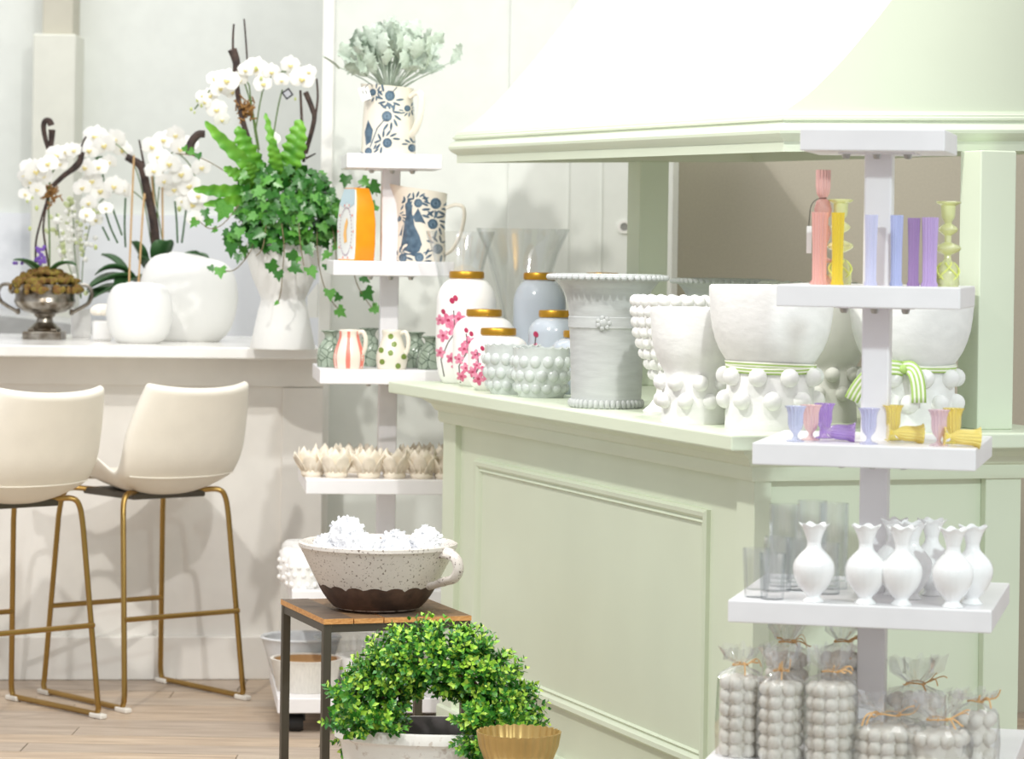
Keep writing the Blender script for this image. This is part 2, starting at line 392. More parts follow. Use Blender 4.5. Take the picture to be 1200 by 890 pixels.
# small pale wall cap with a sloping top, beside the planter
p0, p1 = at(361, 372, 9.7), at(373, 332, 9.7)
MBc = MB(); a, b, zz0, zz1 = p0.x, p1.x, p0.z, p1.z
MBc.add([(a, 9.66, zz0), (b, 9.66, zz0), (b, 9.66, zz1), (a, 9.66, zz0 + (zz1 - zz0) * 0.62), (a, 9.72, zz0), (b, 9.72, zz0), (b, 9.72, zz1), (a, 9.72, zz0 + (zz1 - zz0) * 0.62)],
        [(0, 1, 2, 3), (7, 6, 5, 4), (0, 3, 7, 4), (3, 2, 6, 7), (2, 1, 5, 6), (0, 4, 5, 1)])
struct(MBc.build('trim_5', M_wallw, smooth=False))
# white door leaf with a bore hole, behind the end of the hood
dx0, dx1 = at(594, 300, 9.7).x, at(738, 300, 9.7).x
door = struct(MB().box((dx0, 9.715, 0.01), (dx1, 9.75, 2.25)).build('door_1', M_wall, smooth=False, bevel=0.004))
hp = at(731.5, 266, 9.71)
MB().lathe([(0.013, -0.004), (0.022, -0.004), (0.022, 0.004), (0.013, 0.004)], 24, close=False).lathe([(0.0135, -0.001), (0.0134, 0.001)], 24, m=1).xf(Matrix.Rotation(PI / 2, 4, 'X')).build('bore_hole', [M_wallw, M_hole], door, (hp.x, 9.713, hp.z))
for i, px in enumerate((664, 703)):
    q = at(px, 300, 9.71).x
    struct(MB().box((q, 9.711, 0.02), (q + 0.006, 9.716, 2.2)).build('trim_%d' % (6 + i), M_wall, door, smooth=False))

# ================================================================== mint kiosk: cabinet, worktop, posts, hood
ISO = Vector((0.5255, 6.378, 0)); IRZ = math.atan2(0.337, 0.9415)
VV = Vector((0.9415, 0.337, 0)); UU = Vector((-0.337, 0.9415, 0))
def isl(s, u, z): return ISO + VV * s + UU * u + Vector((0, 0, z))
W, Lb = 0.6446, 2.108
cab = thing('cabinet', 'mint green panelled cabinet carrying the long mint worktop under the hood', 'cabinet', ISO, IRZ)
MB().box((0.03, 0.036, 0), (W - 0.02, Lb - 0.02, 0.955)).build('carcass', M_green, cab, smooth=False)
MB().box((0.018, 0.09, 0.05), (0.032, Lb - 0.1, 0.93)).build('side_panel', M_green, cab, smooth=False)
for (a, b) in (((0, 0, 0.0), (0.04, 0.094, 0.945)), ((0, Lb - 0.105, 0), (0.04, Lb, 0.945)), ((W - 0.088, 0, 0), (W, 0.05, 0.945)), ((W - 0.03, Lb - 0.06, 0), (W, Lb, 0.945))):
    MB().box(a, b).build('corner_stile', M_green, cab, smooth=False, bevel=0.0025)
MB().box((0.0165, 0.022, 0.02), (W - 0.088, 0.05, 0.9)).build('end_panel', M_green, cab, smooth=False, bevel=0.002)
MB().box((0.013, 0.004, 0.02), (0.0165, 0.036, 0.9)).build('shadow_gap', M_black, cab, smooth=False)
def u_of(px, py, s):
    a, b = ray(px, py); q = ISO + VV * s
    return (q.x - a * q.y) / (a * UU.y - UU.x)
ua, ub = u_of(833, 598, 0.018), u_of(560.5, 546, 0.018)
ya = (ISO + VV * 0.018 + UU * ua).y; zt = CZ + ray(833, 598)[1] * ya
fm = MB(); prof = [(0.0, 0.0), (0.0, 0.010), (0.006, 0.016), (0.016, 0.013), (0.024, 0.004), (0.030, 0.008), (0.034, 0.0)]
vs = []
for o, p in prof:
    for (uu, zz) in ((ua + o, 0.232 + o), (ub - o, 0.232 + o), (ub - o, zt - o), (ua + o, zt - o)): vs.append((0.018 - p, uu, zz))
fm.add(vs, [(i * 4 + j, i * 4 + 4 + j, i * 4 + 4 + (j + 1) % 4, i * 4 + (j + 1) % 4) for i in range(len(prof) - 1) for j in range(4)])
fm.build('panel_moulding', M_green, cab, angle=25)
bz = MB(); rect_sweep(bz, 0, 0, W, Lb, [(-0.01, 0.0), (0.006, 0), (0.006, 0.10), (0.003, 0.106), (-0.02, 0.108)], close=False)
bz.build('plinth', M_green, cab, angle=25)
cn = MB(); rect_sweep(cn, 0, 0, W, Lb, [(-0.02, 0.895), (0.008, 0.895), (0.012, 0.905), (0.012, 0.925), (0.020, 0.930), (0.028, 0.945), (0.046, 0.956), (0.05, 0.967), (-0.02, 0.967)])
cn.build('cornice', M_green, cab, angle=25)
wt = MB().box((-0.1, -0.1, 0.967), (W + 0.1, 2.31, 1.0)).build('worktop', M_green, None, ISO, smooth=False, bevel=0.004)
wt.rotation_euler = (0, 0, IRZ); tag(wt, 'long pale mint worktop on the panelled cabinet, crowded with pots and jars', 'worktop')
def htilt(x, y): return 0.0103 * (y - 0.112) + 0.027 * (x - 0.1086)
for u0, u1, s0, s1, lb in ((0.02, 0.116, 0.5435, 0.632, 'square mint post on the near end of the worktop, beside the big ribboned pot'),
                           (2.01, 2.105, 0.5435, 0.632, 'square mint post on the far end of the worktop, behind the grey urn')):
    q = isl(s0, u0, 1.0)
    o = MB().box((0, 0, 0), (s1 - s0, u1 - u0, 0.606 + htilt(s0, u0))).build('post', M_green, None, q, smooth=False, bevel=0.003)
    o.rotation_euler = (0, 0, IRZ); tag(o, lb, 'post', 'posts holding up the hood')
hood = thing('hood', 'big flared mint white hood with moulded rim above the worktop', 'hood', isl(0.1086, 0.112, 1.605), IRZ)
hz = lambda x, y: 0.0103 * y + 0.027 * x
HW, HL = 0.95, 2.234
rim = MB(); rect_sweep(rim, 0, 0, HW, HL, [(-0.05, 0.03), (-0.02, 0.0), (0, 0), (0, 0.022), (0.003, 0.025), (0.012, 0.031), (0.019, 0.040), (0.020, 0.047), (0.013, 0.057), (0.005, 0.063), (0.005, 0.067), (0.010, 0.069), (0.010, 0.074), (0.005, 0.076), (0.005, 0.081), (0.002, 0.083), (0.0, 0.088), (-0.02, 0.09)], hz)
rim.build('moulded_rim', M_green, hood, angle=22)
hp_ = [(0.0014, 0.088), (0.0552, 0.123), (0.0957, 0.158), (0.1322, 0.193), (0.1658, 0.228), (0.1969, 0.263), (0.2278, 0.298), (0.2565, 0.333), (0.2845, 0.368), (0.3137, 0.403), (0.3395, 0.438), (0.365, 0.473), (0.395, 0.53), (0.42, 0.60), (0.435, 0.70)]
sp = smooth_path([(d, 0, z) for d, z in hp_], 3); ns = len(sp)
rf = MB(); vs = []
for uu in (0.004, HL - 0.004):
    for xx in (lambda d: d, lambda d: HW - d):
        for p in sp: vs.append((xx(p.x), uu, p.z + hz(xx(p.x), uu)))
fs = []
for i in range(ns - 1):
    fs += [(i, i + 1, 2 * ns + i + 1, 2 * ns + i), (ns + i + 1, ns + i, 3 * ns + i, 3 * ns + i + 1),
           (i + 1, i, ns + i, ns + i + 1), (2 * ns + i, 2 * ns + i + 1, 3 * ns + i + 1, 3 * ns + i)]
fs.append((ns - 1, 2 * ns - 1, 4 * ns - 1, 3 * ns - 1))
rf.add(vs, fs)
rf.build('flared_roof', M_green, hood, angle=40)
MB().hexa([(-p[0] * 0 + p[0], p[1], 0.026 + hz(*p)) for p in ((0.03, 0.03), (HW - 0.03, 0.03), (HW - 0.03, HL - 0.03), (0.03, HL - 0.03))],
          [(p[0], p[1], 0.05 + hz(*p)) for p in ((0.03, 0.03), (HW - 0.03, 0.03), (HW - 0.03, HL - 0.03), (0.03, HL - 0.03))]).build('underside', M_green, hood, smooth=False)
# taupe board standing behind the kiosk
bx = at(787, 300, 9.05).x
bd = thing('display_board', 'plain taupe board standing behind the kiosk, seen between its posts', 'board', (bx, 9.05, 0))
MB().box((0.018, 0, 0), (2.6, 0.03, 2.3)).build('panel', M_taupe, bd, smooth=False)
MB().box((0, -0.004, 0), (0.018, 0.034, 2.3)).build('edge_strip', M_wallw, bd, smooth=False, bevel=0.002)

# ================================================================== white bar
BZ = 1.062; BA = math.atan(0.12)
def barY(X): return 9.53 + 0.12 * (X + 0.6)
bxr = at(377, 600, 9.53).x; x0 = -2.6; BL = (bxr - x0) / math.cos(BA)
bar = thing('bar_counter', 'long cream bar front with a low baseboard behind the stools', 'bar', (x0, barY(x0), 0), BA)
MB().box((0, 0.016, 0), (BL, 0.9, BZ - 0.035)).build('front_panel', M_bar, bar, smooth=False)
def lbar(px): return (at(px, 500, barY(-1.2)).x - x0) / math.cos(BA)
rz_ = at(160, 452, barY(-1.1)).z; sm = lbar(329)
MB().box((0, 0.0, rz_), (BL, 0.02, BZ - 0.035)).build('top_rail', M_bar, bar, smooth=False, bevel=0.003)
MB().box((sm, 0.0, 0), (BL, 0.02, rz_ - 0.002)).build('end_stile', M_bar, bar, smooth=False, bevel=0.003)
MB().box((0, -0.015, 0), (BL, 0.02, 0.137)).build('baseboard', M_bar, bar, smooth=False, bevel=0.004)
bw = MB().box((-0.05, -0.2, BZ - 0.035), (lbar(369.5), 0.95, BZ)).build('quartz_top', M_quartz, None, (x0, barY(x0), 0), smooth=False, bevel=0.004)
bw.rotation_euler = (0, 0, BA); tag(bw, 'white quartz top of the bar, under the urn and the white vases', 'worktop')
# grey sloped back counter behind the bar
q0, q1 = at(-80, 392, 10.9), at(128, 391, 10.9); t0, t1 = at(-80, 360, 10.9), at(122, 384, 10.9)
bc = MB(); vs = [(q0.x, 10.9, 0.0), (q1.x, 10.9, 0.0), (q1.x, 10.9, t1.z), (q0.x, 10.9, t0.z)]
bc.add(vs + [(x, 11.5, z) for x, _, z in vs], [(0, 1, 2, 3), (7, 6, 5, 4), (0, 4, 5, 1), (1, 5, 6, 2), (2, 6, 7, 3), (3, 7, 4, 0)])
tag(bc.build('back_counter', mat('grey_counter', (188, 188, 186), 0.35), smooth=False, bevel=0.004), 'grey sloping back counter behind the bar, left of the pale round vase', 'counter')

# ================================================================== bar stools
def make_stool(loc, rz, label):
    t = thing('bar_stool', label, 'stool', loc, rz, 'cream bar stools on brass legs')
    # local frame: +y is the way the sitter faces
    prof = [(0.215, 0.655, 0.185), (0.205, 0.684, 0.192), (0.16, 0.682, 0.2), (0.06, 0.664, 0.215), (-0.05, 0.652, 0.222), (-0.125, 0.66, 0.226), (-0.175, 0.69, 0.228), (-0.218, 0.745, 0.226), (-0.248, 0.82, 0.222), (-0.278, 0.9, 0.206), (-0.302, 0.96, 0.188)]
    pts = smooth_path([(a, b, c) for a, b, c in prof], 3); n = len(pts); nu = 17
    def surf(off):
        out = []
        for i, p in enumerate(pts):
            f = i / (n - 1); q = pts[min(i + 1, n - 1)] - pts[max(i - 1, 0)]; tg = Vector((q.x, q.y)).normalized()
            nr = Vector((-tg.y, tg.x)) * -1      # outward: down under the seat, back behind the backrest
            if nr.y > 0 and f < 0.5: nr = -nr
            if f >= 0.5 and nr.x > 0: nr = -nr
            for j in range(nu):
                u = j / (nu - 1) * 2 - 1; au = abs(u)
                seatw = max(0, 1 - f * 1.7); backw = min(1, max(0, (f - 0.35) * 2.2))
                lift = (0.02 + 0.085 * math.sin(min(1, f * 1.6) * PI)) * au ** 2.6
                fwd = (0.085 * backw * (1 - 0.45 * f)) * au ** 2.4
                yy = p.x + fwd + nr.x * off; zz = p.y + lift * (0.35 + 0.65 * (1 - backw)) + nr.y * off
                if f > 0.85: zz += 0.012 * au ** 2 * (f - 0.85) / 0.15
                xx = p.z * u * (1 - 0.05 * au ** 6)
                bot = math.sin(min(1.0, max(0, (f - 0.12) / 0.62)) * PI)     # the bucket narrows towards its underside
                xx += 0; xx *= 1 - 0.10 * bot * (1 if off > 0 else 0.6)
                out.append((xx, yy, zz))
        return out
    inn = surf(-0.0); outr = surf(0.034)
    mb = MB(); mb.grid(outr, nu, n); o1 = len(mb.v)
    mb.grid(inn, nu, n); mb.f[-(nu - 1) * (n - 1):] = [tuple(reversed(f)) for f in mb.f[-(nu - 1) * (n - 1):]]
    edge = [j for j in range(nu)] + [i * nu + nu - 1 for i in range(1, n)] + [(n - 1) * nu + j for j in range(nu - 2, -1, -1)] + [i * nu for i in range(n - 2, 0, -1)]
    for a, b in zip(edge, edge[1:] + edge[:1]):
        mb.f.append((b, a, a + o1, b + o1)); mb.m.append(0)
    sh = mb.build('seat_shell', M_cream, t, angle=180)
    ss = sh.modifiers.new('sub', 'SUBSURF'); ss.levels = ss.render_levels = 1
    k = int(n * 0.64)
    MB().tube([(x * 1.012, y - 0.003, z) for x, y, z in outr[k * nu + 1:(k + 1) * nu - 1]], 0.0022, 6).build('seam', M_cream, sh)
    fx, fy, bx_, by_ = 0.215, 0.225, 0.225, -0.225
    for sx in (-1, 1):
        for yy, tz_, ty in ((fy, 0.635, 0.17), (by_, 0.64, -0.15)):
            tp = smooth_path([(sx * 0.05, ty * 0.5, tz_ - 0.012), (sx * 0.12, ty * 0.8, tz_ - 0.005), (sx * 0.165, ty, tz_ - 0.004), (sx * 0.184, ty * 1.06, tz_ - 0.03), (sx * 0.19, ty * 1.12, tz_ - 0.09)], 4)
            tp += [Vector((sx * 0.212, yy * 0.985, 0.05)), Vector((sx * 0.2145, yy * 0.99, 0.03)), Vector((sx * 0.215, yy * 0.965, 0.016)), Vector((sx * 0.215, yy * 0.93, 0.0115))]
            MB().tube(tp, 0.0085, 10).build('leg', M_gold, t)
            MB().box((-0.012, -0.034, 0), (0.012, 0.026, 0.015)).build('foot_pad', M_pad, t, (sx * 0.215, yy * 0.96, 0), smooth=False, bevel=0.004)
        MB().tube([(sx * 0.215, by_ * 0.94, 0.0115), (sx * 0.215, fy * 0.94, 0.0115)], 0.0085, 10).build('runner', M_gold, t)
    for yy, zz in ((fy * 0.9, 0.27), (by_ * 0.9, 0.27)):
        MB().tube([(-0.205, yy * 1.02, zz), (0.205, yy * 1.02, zz)], 0.008, 10).build('footrest', M_gold, t)
    MB().box((-0.13, -0.13, 0.615), (0.13, 0.15, 0.635)).build('seat_mount', M_dark, t, smooth=False, bevel=0.004)
    return t
yaw = math.atan2(0.65, 0.76)
make_stool((-1.104, 9.10, 0), yaw, 'cream leather bar stool with brass sled legs, showing its whole back')
make_stool((-1.49, 8.69, 0), yaw + 0.05, 'cream leather bar stool with brass sled legs, cut off by the photo edge')

# ================================================================== tiered stands
SZ = [0.277, 0.35, 0.4225, 0.4956, 0.57, 0.645]
def make_stand(loc, rz, zs, label):
    t = thing('display_stand', label, 'stand', loc, rz, 'white tiered display stands')
    MB().box((-0.027, -0.027, zs[-1] - 0.01), (0.027, 0.027, zs[0] - 0.04)).build('pole', M_white, t, smooth=False, bevel=0.004)
    for i, (z, s) in enumerate(zip(zs, SZ)):
        tr = MB().box((-s / 2, -s / 2, z - 0.042), (s / 2, s / 2, z)).build('tray', M_white, t, smooth=False, bevel=0.0025)
        if i < 3:
            MB().box((-0.075, -0.06, z - 0.0455), (0.075, 0.06, z - 0.042)).build('mounting_plate', M_white, tr, smooth=False)
            for bx_ in (-0.06, 0.0, 0.06):
                MB().lathe([(0.0, -0.010), (0.006, -0.009), (0.008, -0.004), (0.009, 0.0)], 8, c=(bx_, -0.05 - abs(bx_) * 0.0, z - 0.0455)).build('bolt', M_steel, tr)
    s = SZ[-1] / 2 - 0.055
    for sx in (-1, 1):
        for sy in (-1, 1):
            c = MB().box((-0.025, -0.025, zs[-1] - 0.05), (0.025, 0.025, zs[-1] - 0.042)).box((-0.026, -0.012, zs[-1] - 0.07), (-0.021, 0.012, zs[-1] - 0.05)).box((0.021, -0.012, zs[-1] - 0.07), (0.026, 0.012, zs[-1] - 0.05)).build('caster', M_black, t, (sx * s, sy * s, 0), smooth=False)
            rr = (zs[-1] - 0.05) / 2
            MB().lathe([(rr * 0.4, -0.02), (rr * 0.9, -0.02), (rr, -0.012), (rr, 0.012), (rr * 0.9, 0.02), (rr * 0.4, 0.02)], 20).xf(Matrix.Rotation(PI / 2, 4, 'Y')).build('wheel', M_black, c, (0, 0, rr))
    return t
NY = 5.85; NX = at(1027, 450, NY).x; NZ = [1.624, 1.3237, 1.0218, 0.7238, 0.423, 0.122]
FY = 8.80; FX = at(455, 400, FY).x
FZ = []
for (px, py), s in zip(((409, 179.5), (390, 305.5), (372, 433), (352, 562), (335.5, 692.6), (315, 819)), SZ):
    FZ.append(CZ + ray(px, py)[1] * (FY - s / 2 * 0.993 - s / 2 * 0.117))
NR = -0.232; FR = 0.117
make_stand((NX, NY, 0), NR, NZ, 'white tiered display stand in front, holding coloured glass and wrapped candles')
make_stand((FX, FY, 0), FR, FZ, 'white tiered display stand at the far end of the kiosk, topped by a floral pitcher')
def tray(which, i, lx, ly):
    """point on tray i of the near or far stand from the tray's own axes (fractions of half its size)"""
    X, Y, rz, zs = (NX, NY, NR, NZ) if which == 'n' else (FX, FY, FR, FZ)
    h = SZ[i] / 2; x, y = lx * h, ly * h
    return Vector((X + x * math.cos(rz) - y * math.sin(rz), Y + x * math.sin(rz) + y * math.cos(rz), zs[i]))
def tray_px(which, i, px, ly):
    """point on tray i standing at depth fraction ly and showing at picture column px"""
    lo, hi = -1.0, 1.0
    for _ in range(40):
        mid = (lo + hi) / 2; p = tray(which, i, mid, ly)
        a = p.x / p.y; b = (p.z - CZ) / p.y
        x = CX + FPX * (a * CR + b * SR)
        if x < px: lo = mid
        else: hi = mid
    return tray(which, i, (lo + hi) / 2, ly)

# ================================================================== side table
q = on(379, 726, 0.4965); TY = q.y
tw = 0.372
tb = thing('side_table', 'small plank topped side table on dark metal legs under the speckled bowl', 'table', (q.x, TY, 0), 0.33)
zt_ = 0.4965; td = 0.41
xs = [0, 0.075, 0.15, 0.25, tw]
for qi, (a, b) in enumerate(zip(xs, xs[1:])):
    o = MB().box((a + 0.0014, 0, zt_ - 0.013), (b - 0.0014, td, zt_ - (0, 0.0012, 0.0004, 0.0016)[qi])).mesh('plank', [M_raw, M_plank if qi % 2 == 0 else M_plank2], False)
    for p in o.polygons:
        if p.normal.z > 0.9: p.material_index = 1
    place('plank', o, tb, (0, 0, 0))
for a, b in (((0.002, 0.004), (0.022, 0.024)), ((tw - 0.022, 0.004), (tw - 0.002, 0.024)), ((0.002, td - 0.024), (0.022, td - 0.004)), ((tw - 0.022, td - 0.024), (tw - 0.002, td - 0.004))):
    MB().box((a[0], a[1], 0), (b[0], b[1], zt_ - 0.013)).build('leg', M_dark, tb, smooth=False, bevel=0.0015)
for a, b in (((0.022, 0.006), (tw - 0.022, 0.022)), ((0.022, td - 0.022), (tw - 0.022, td - 0.006)), ((0.004, 0.024), (0.02, td - 0.024)), ((tw - 0.02, 0.024), (tw - 0.004, td - 0.024))):
    MB().box((a[0], a[1], zt_ - 0.033), (b[0], b[1], zt_ - 0.013)).build('rail', M_dark, tb, smooth=False)
TBL = (q.x, TY, zt_)

# ================================================================== pots and jars on the mint worktop
WT = 1.0
def vessel_loc(px, py, r, z=WT, dy=0.0):
    p, k = stand(px, py, z, r)
    if dy: p = p + Vector((p.x / p.y * dy, dy, 0)); k = p.y / FPX
    return p, k
def blossoms(prof, k, sprays, seed, dx0=0):
    rr = random.Random(seed); d = Decal(prof, k)
    for pts, flowers, buds in sprays:
        d.line(pts, 1.3, 2)
        for (x, y, sz) in flowers:
            a0 = rr.random() * 6
            for q in range(5):
                a = a0 + q * 2 * PI / 5
                d.blob(x + math.cos(a) * sz * 0.55, y + math.sin(a) * sz * 0.6, sz * 0.55, sz * 0.36, a, 0, 8)
            d.blob(x, y, sz * 0.28, sz * 0.28, 0, 1, 7)
        for (x, y, sz) in buds: d.blob(x, y, sz, sz * 1.3, 0.4, 1, 8)
    return d.mb
def ginger_jar(px, py, body_r, H, lid_r, material, label, sprays=None, dy=0, seed=1):
    p, k = vessel_loc(px, py, body_r * 0.8, WT, dy)
    t = thing('ginger_jar', label, 'jar', p, 0, 'gold lidded ginger jars')
    h = H - 9
    prof = [(0, 0), (body_r * 0.72, 0), (body_r * 0.78, 2), (body_r * 0.92, 14 * H / 128), (body_r, 0.32 * h), (body_r, 0.74 * h), (body_r * 0.97, 0.84 * h), (body_r * 0.86, 0.92 * h), (body_r * 0.7, 0.975 * h), (lid_r * 0.93, h), (lid_r * 0.9, h + 2)]
    sp = [(q.x, q.z) for q in smooth_path([(r, 0, z) for r, z in prof[1:]], 3)]
    prof2 = [(0, 0)] + sp
    MB().lathe(prof2, 48, k=k).build('body', material, t)
    MB().lathe([(0, h + 1), (lid_r * 0.98, h + 1), (lid_r, h + 2), (lid_r, h + 7.5), (lid_r * 0.96, h + 9), (lid_r * 0.3, h + 9.6), (0, h + 9.6)], 40, k=k).build('lid', M_goldl, t)
    if sprays: stuff(blossoms(sp, k, sprays, seed).build('blossom_painting', [M_pinkp, M_pinkd, M_twig], t, smooth=False))
    return t
ginger_jar(545, 450.5, 35, 131, 20.5, M_wcer, 'tallest white ginger jar with painted pink blossom and a gold lid',
    [([(-24, 8), (-28, 28), (-20, 48), (-12, 60), (-14, 86)], [(-20, 74, 8), (-12, 64, 9), (-26, 56, 7), (-8, 76, 8), (-30, 74, 6), (-16, 30, 6), (-29, 36, 6), (-10, 22, 6)], [(-16, 97, 3), (-12, 100, 3), (-26, 84, 2.5)])], seed=1)
ginger_jar(566, 454, 36, 90, 21, M_wcer, 'middle sized white ginger jar with painted pink blossom and a gold lid',
    [([(-26, 4), (-28, 24), (-18, 42), (-20, 62)], [(-22, 44, 7), (-16, 52, 7), (-28, 32, 6), (-20, 22, 6), (-25, 12, 6), (30, 58, 6)], [(-20, 66, 2.5), (-14, 62, 2.5)])], seed=2)
ginger_jar(583, 459, 35, 73, 21, M_wcer, 'shortest white ginger jar with painted pink blossom and a gold lid',
    [([(-28, 14), (-22, 28), (-24, 46)], [(-26, 42, 6), (-29, 22, 6), (-14, 22, 8), (-22, 14, 7), (-6, 14, 7), (-24, 30, 5)], [(-18, 50, 2.5)])], seed=3)
ginger_jar(631, 452, 31, 131, 19.5, M_blue, 'tall plain blue grey ginger jar with a gold lid')
ginger_jar(649, 457, 31, 92, 19, M_blue, 'middle sized blue grey ginger jar with one pink blossom',
    [([(-26, 26), (-24, 40), (-22, 62)], [(-23, 44, 9), (-24, 34, 6)], [(-22, 64, 3)])], seed=4)
ginger_jar(678, 463, 33, 74, 19, M_blue, 'short blue grey ginger jar squeezed between two taller ones and the grey urn')
ginger_jar(704, 454, 31, 133, 19, M_blue, 'blue grey ginger jar behind the grey urn, only its gold lid showing')

def trumpet(px, py, r_top, r_foot, H, label):
    p, k = vessel_loc(px, py, r_foot)
    prof = [(0, 0), (r_foot, 0), (r_foot, 3), (r_foot * 0.55, 8), (r_foot * 0.5, 14), (r_foot * 0.62, 40), (r_top * 0.55, H * 0.6), (r_top * 0.8, H * 0.86), (r_top, H), (r_top - 1.5, H), (r_top * 0.76, H * 0.85), (r_top * 0.5, H * 0.6), (r_foot * 0.5, 42), (0, 20)]
    sp = [(q.x, q.z) for q in smooth_path([(a, 0, b) for a, b in prof], 3)]
    o = MB().lathe(sp, 48, k=k).build('glass_vase', G_clear, None, p, angle=50)
    tag(o, label, 'vase', 'clear flared vases'); return o
trumpet(610, 449, 54, 24, 177, 'clear flared glass vase behind the gold lidded jars, the right one')
trumpet(537, 449, 40, 20, 174, 'clear flared glass vase behind the floral jug and the tallest jar, the left one')

def bubble_bowl(px, py, r, H, label, material=M_hob):
    p, k = vessel_loc(px, py, r * 0.75)
    t = thing('bubble_bowl', label, 'bowl', p, 0, 'grey bubbled bowls')
    prof = [(0, 0), (r * 0.76, 0), (r * 0.8, 3), (r * 0.93, H * 0.33), (r, H * 0.66), (r * 0.97, H * 0.93), (r * 0.99, H), (r * 0.94, H), (r * 0.92, H * 0.9), (r * 0.9, H * 0.5), (r * 0.7, 5), (0, 4)]
    MB().lathe(prof, 48, lambda th, i, a, h: (a * (1 + 0.02 * math.cos(16 * th) * (h > H * 0.8)), h + (1.2 * math.cos(16 * th) if h > H * 0.85 else 0)), k=k).build('body', material, t)
    bb = MB(); 
    for j, hh in enumerate((0.2, 0.45, 0.72)):
        rr_ = rad_at(prof[1:7], hh * H)
        for i in range(14):
            th = 2 * PI * (i + 0.5 * (j % 2)) / 14
            bb.ball((rr_ * k * math.cos(th) * 0.885, rr_ * k * math.sin(th) * 0.885, hh * H * k), (7.9 * k, 7.9 * k, 8.2 * k) if j else (7 * k, 7 * k, 7.2 * k), 10, 6)
    bb.build('bubbles', material, t); return t
bubble_bowl(634, 467, 34, 58, 'grey bubbled glazed bowl nearest the grey urn')
bubble_bowl(600, 463, 33, 57, 'grey bubbled glazed bowl behind its twin, beside the shortest white jar')

def beaded_urn(px, py, sc, label, dy=0):
    p, k = vessel_loc(px, py, 42 * sc, WT, dy); k *= sc
    t = thing('beaded_urn', label, 'urn', p, 0, 'grey beaded urns')
    prof = [(0, 0), (41, 0), (42, 3), (41, 12), (41.5, 16), (42.5, 60), (44, 90), (44.6, 93), (45.6, 94), (45.6, 106), (44.8, 107), (47, 124), (52, 138), (60, 148), (67, 151), (69.5, 153), (69, 156), (63, 156.5), (54, 148), (46, 130), (42, 100), (39, 40), (38, 10), (0, 8)]
    MB().lathe(prof, 64, k=k).build('body', M_urn, t)
    r1 = MB(); r2 = MB()
    for i in range(52):
        th = 2 * PI * i / 52; r1.ball((68.5 * k * math.cos(th), 68.5 * k * math.sin(th), 152.5 * k), (4.0 * k, 4.0 * k, 3.6 * k), 8, 5)
    for i in range(40):
        th = 2 * PI * i / 40; r2.ball((41.5 * k * math.cos(th), 41.5 * k * math.sin(th), 5.5 * k), (3.6 * k, 3.6 * k, 5.2 * k), 8, 5)
    r1.build('rim_beading', M_urn, t); r2.build('foot_beading', M_urn, t)
    ro = MB(); ro.ball((0, 0, 0), (5.5 * k, 2.5 * k, 5.5 * k), 12, 6)
    for i in range(7):
        a = 2 * PI * i / 7; ro.ball((6.5 * k * math.cos(a), 0, 6.0 * k * math.sin(a)), (3 * k, 2 * k, 3 * k), 8, 5)
    ro.build('rosette', M_urn, t, (-0.012, -45.5 * k, 100 * k)); return t
beaded_urn(710, 480, 1.0, 'large pale grey flared urn with a beaded rim and a rosette belt')
beaded_urn(846, 466, 0.88, 'pale grey flared urn mostly hidden behind the big ribboned pot, its beaded rim showing')

def bubble_pot(px, py, sc, label, material, dy=0):
    p, k = vessel_loc(px, py, 40 * sc, WT, dy); k *= sc
    t = thing('bubble_pot', label, 'pot', p, 0, 'bubble covered pots')
    prof = [(0, 0), (40, 0), (41, 4), (34, 10), (27, 20), (25, 32), (31, 48), (42, 70), (50, 96), (53, 122), (53, 131), (50, 132), (48, 120), (44, 95), (30, 55), (0, 45)]
    MB().lathe(prof, 48, k=k).build('body', material, t)
    bb = MB()
    for j in range(8):
        h = 46 + j * 12.0; rr_ = rad_at(prof[1:11], h); n = max(14, int(rr_ * 2 * PI / 13.5))
        for i in range(n):
            th = 2 * PI * (i + 0.5 * (j % 2)) / n
            bb.ball((rr_ * k * math.cos(th) * 0.97, rr_ * k * math.sin(th) * 0.97, h * k), (7.2 * k,) * 3, 10, 6)
    bb.build('bubbles', material, t); return t
bubble_pot(795, 488, 1.02, 'white goblet pot covered all over with clay bubbles, behind the small ball pot', M_chalk)
bubble_pot(946, 476, 1.05, 'greyish bubble covered pot behind the front stand, only its scalloped rim showing', M_chalk2)

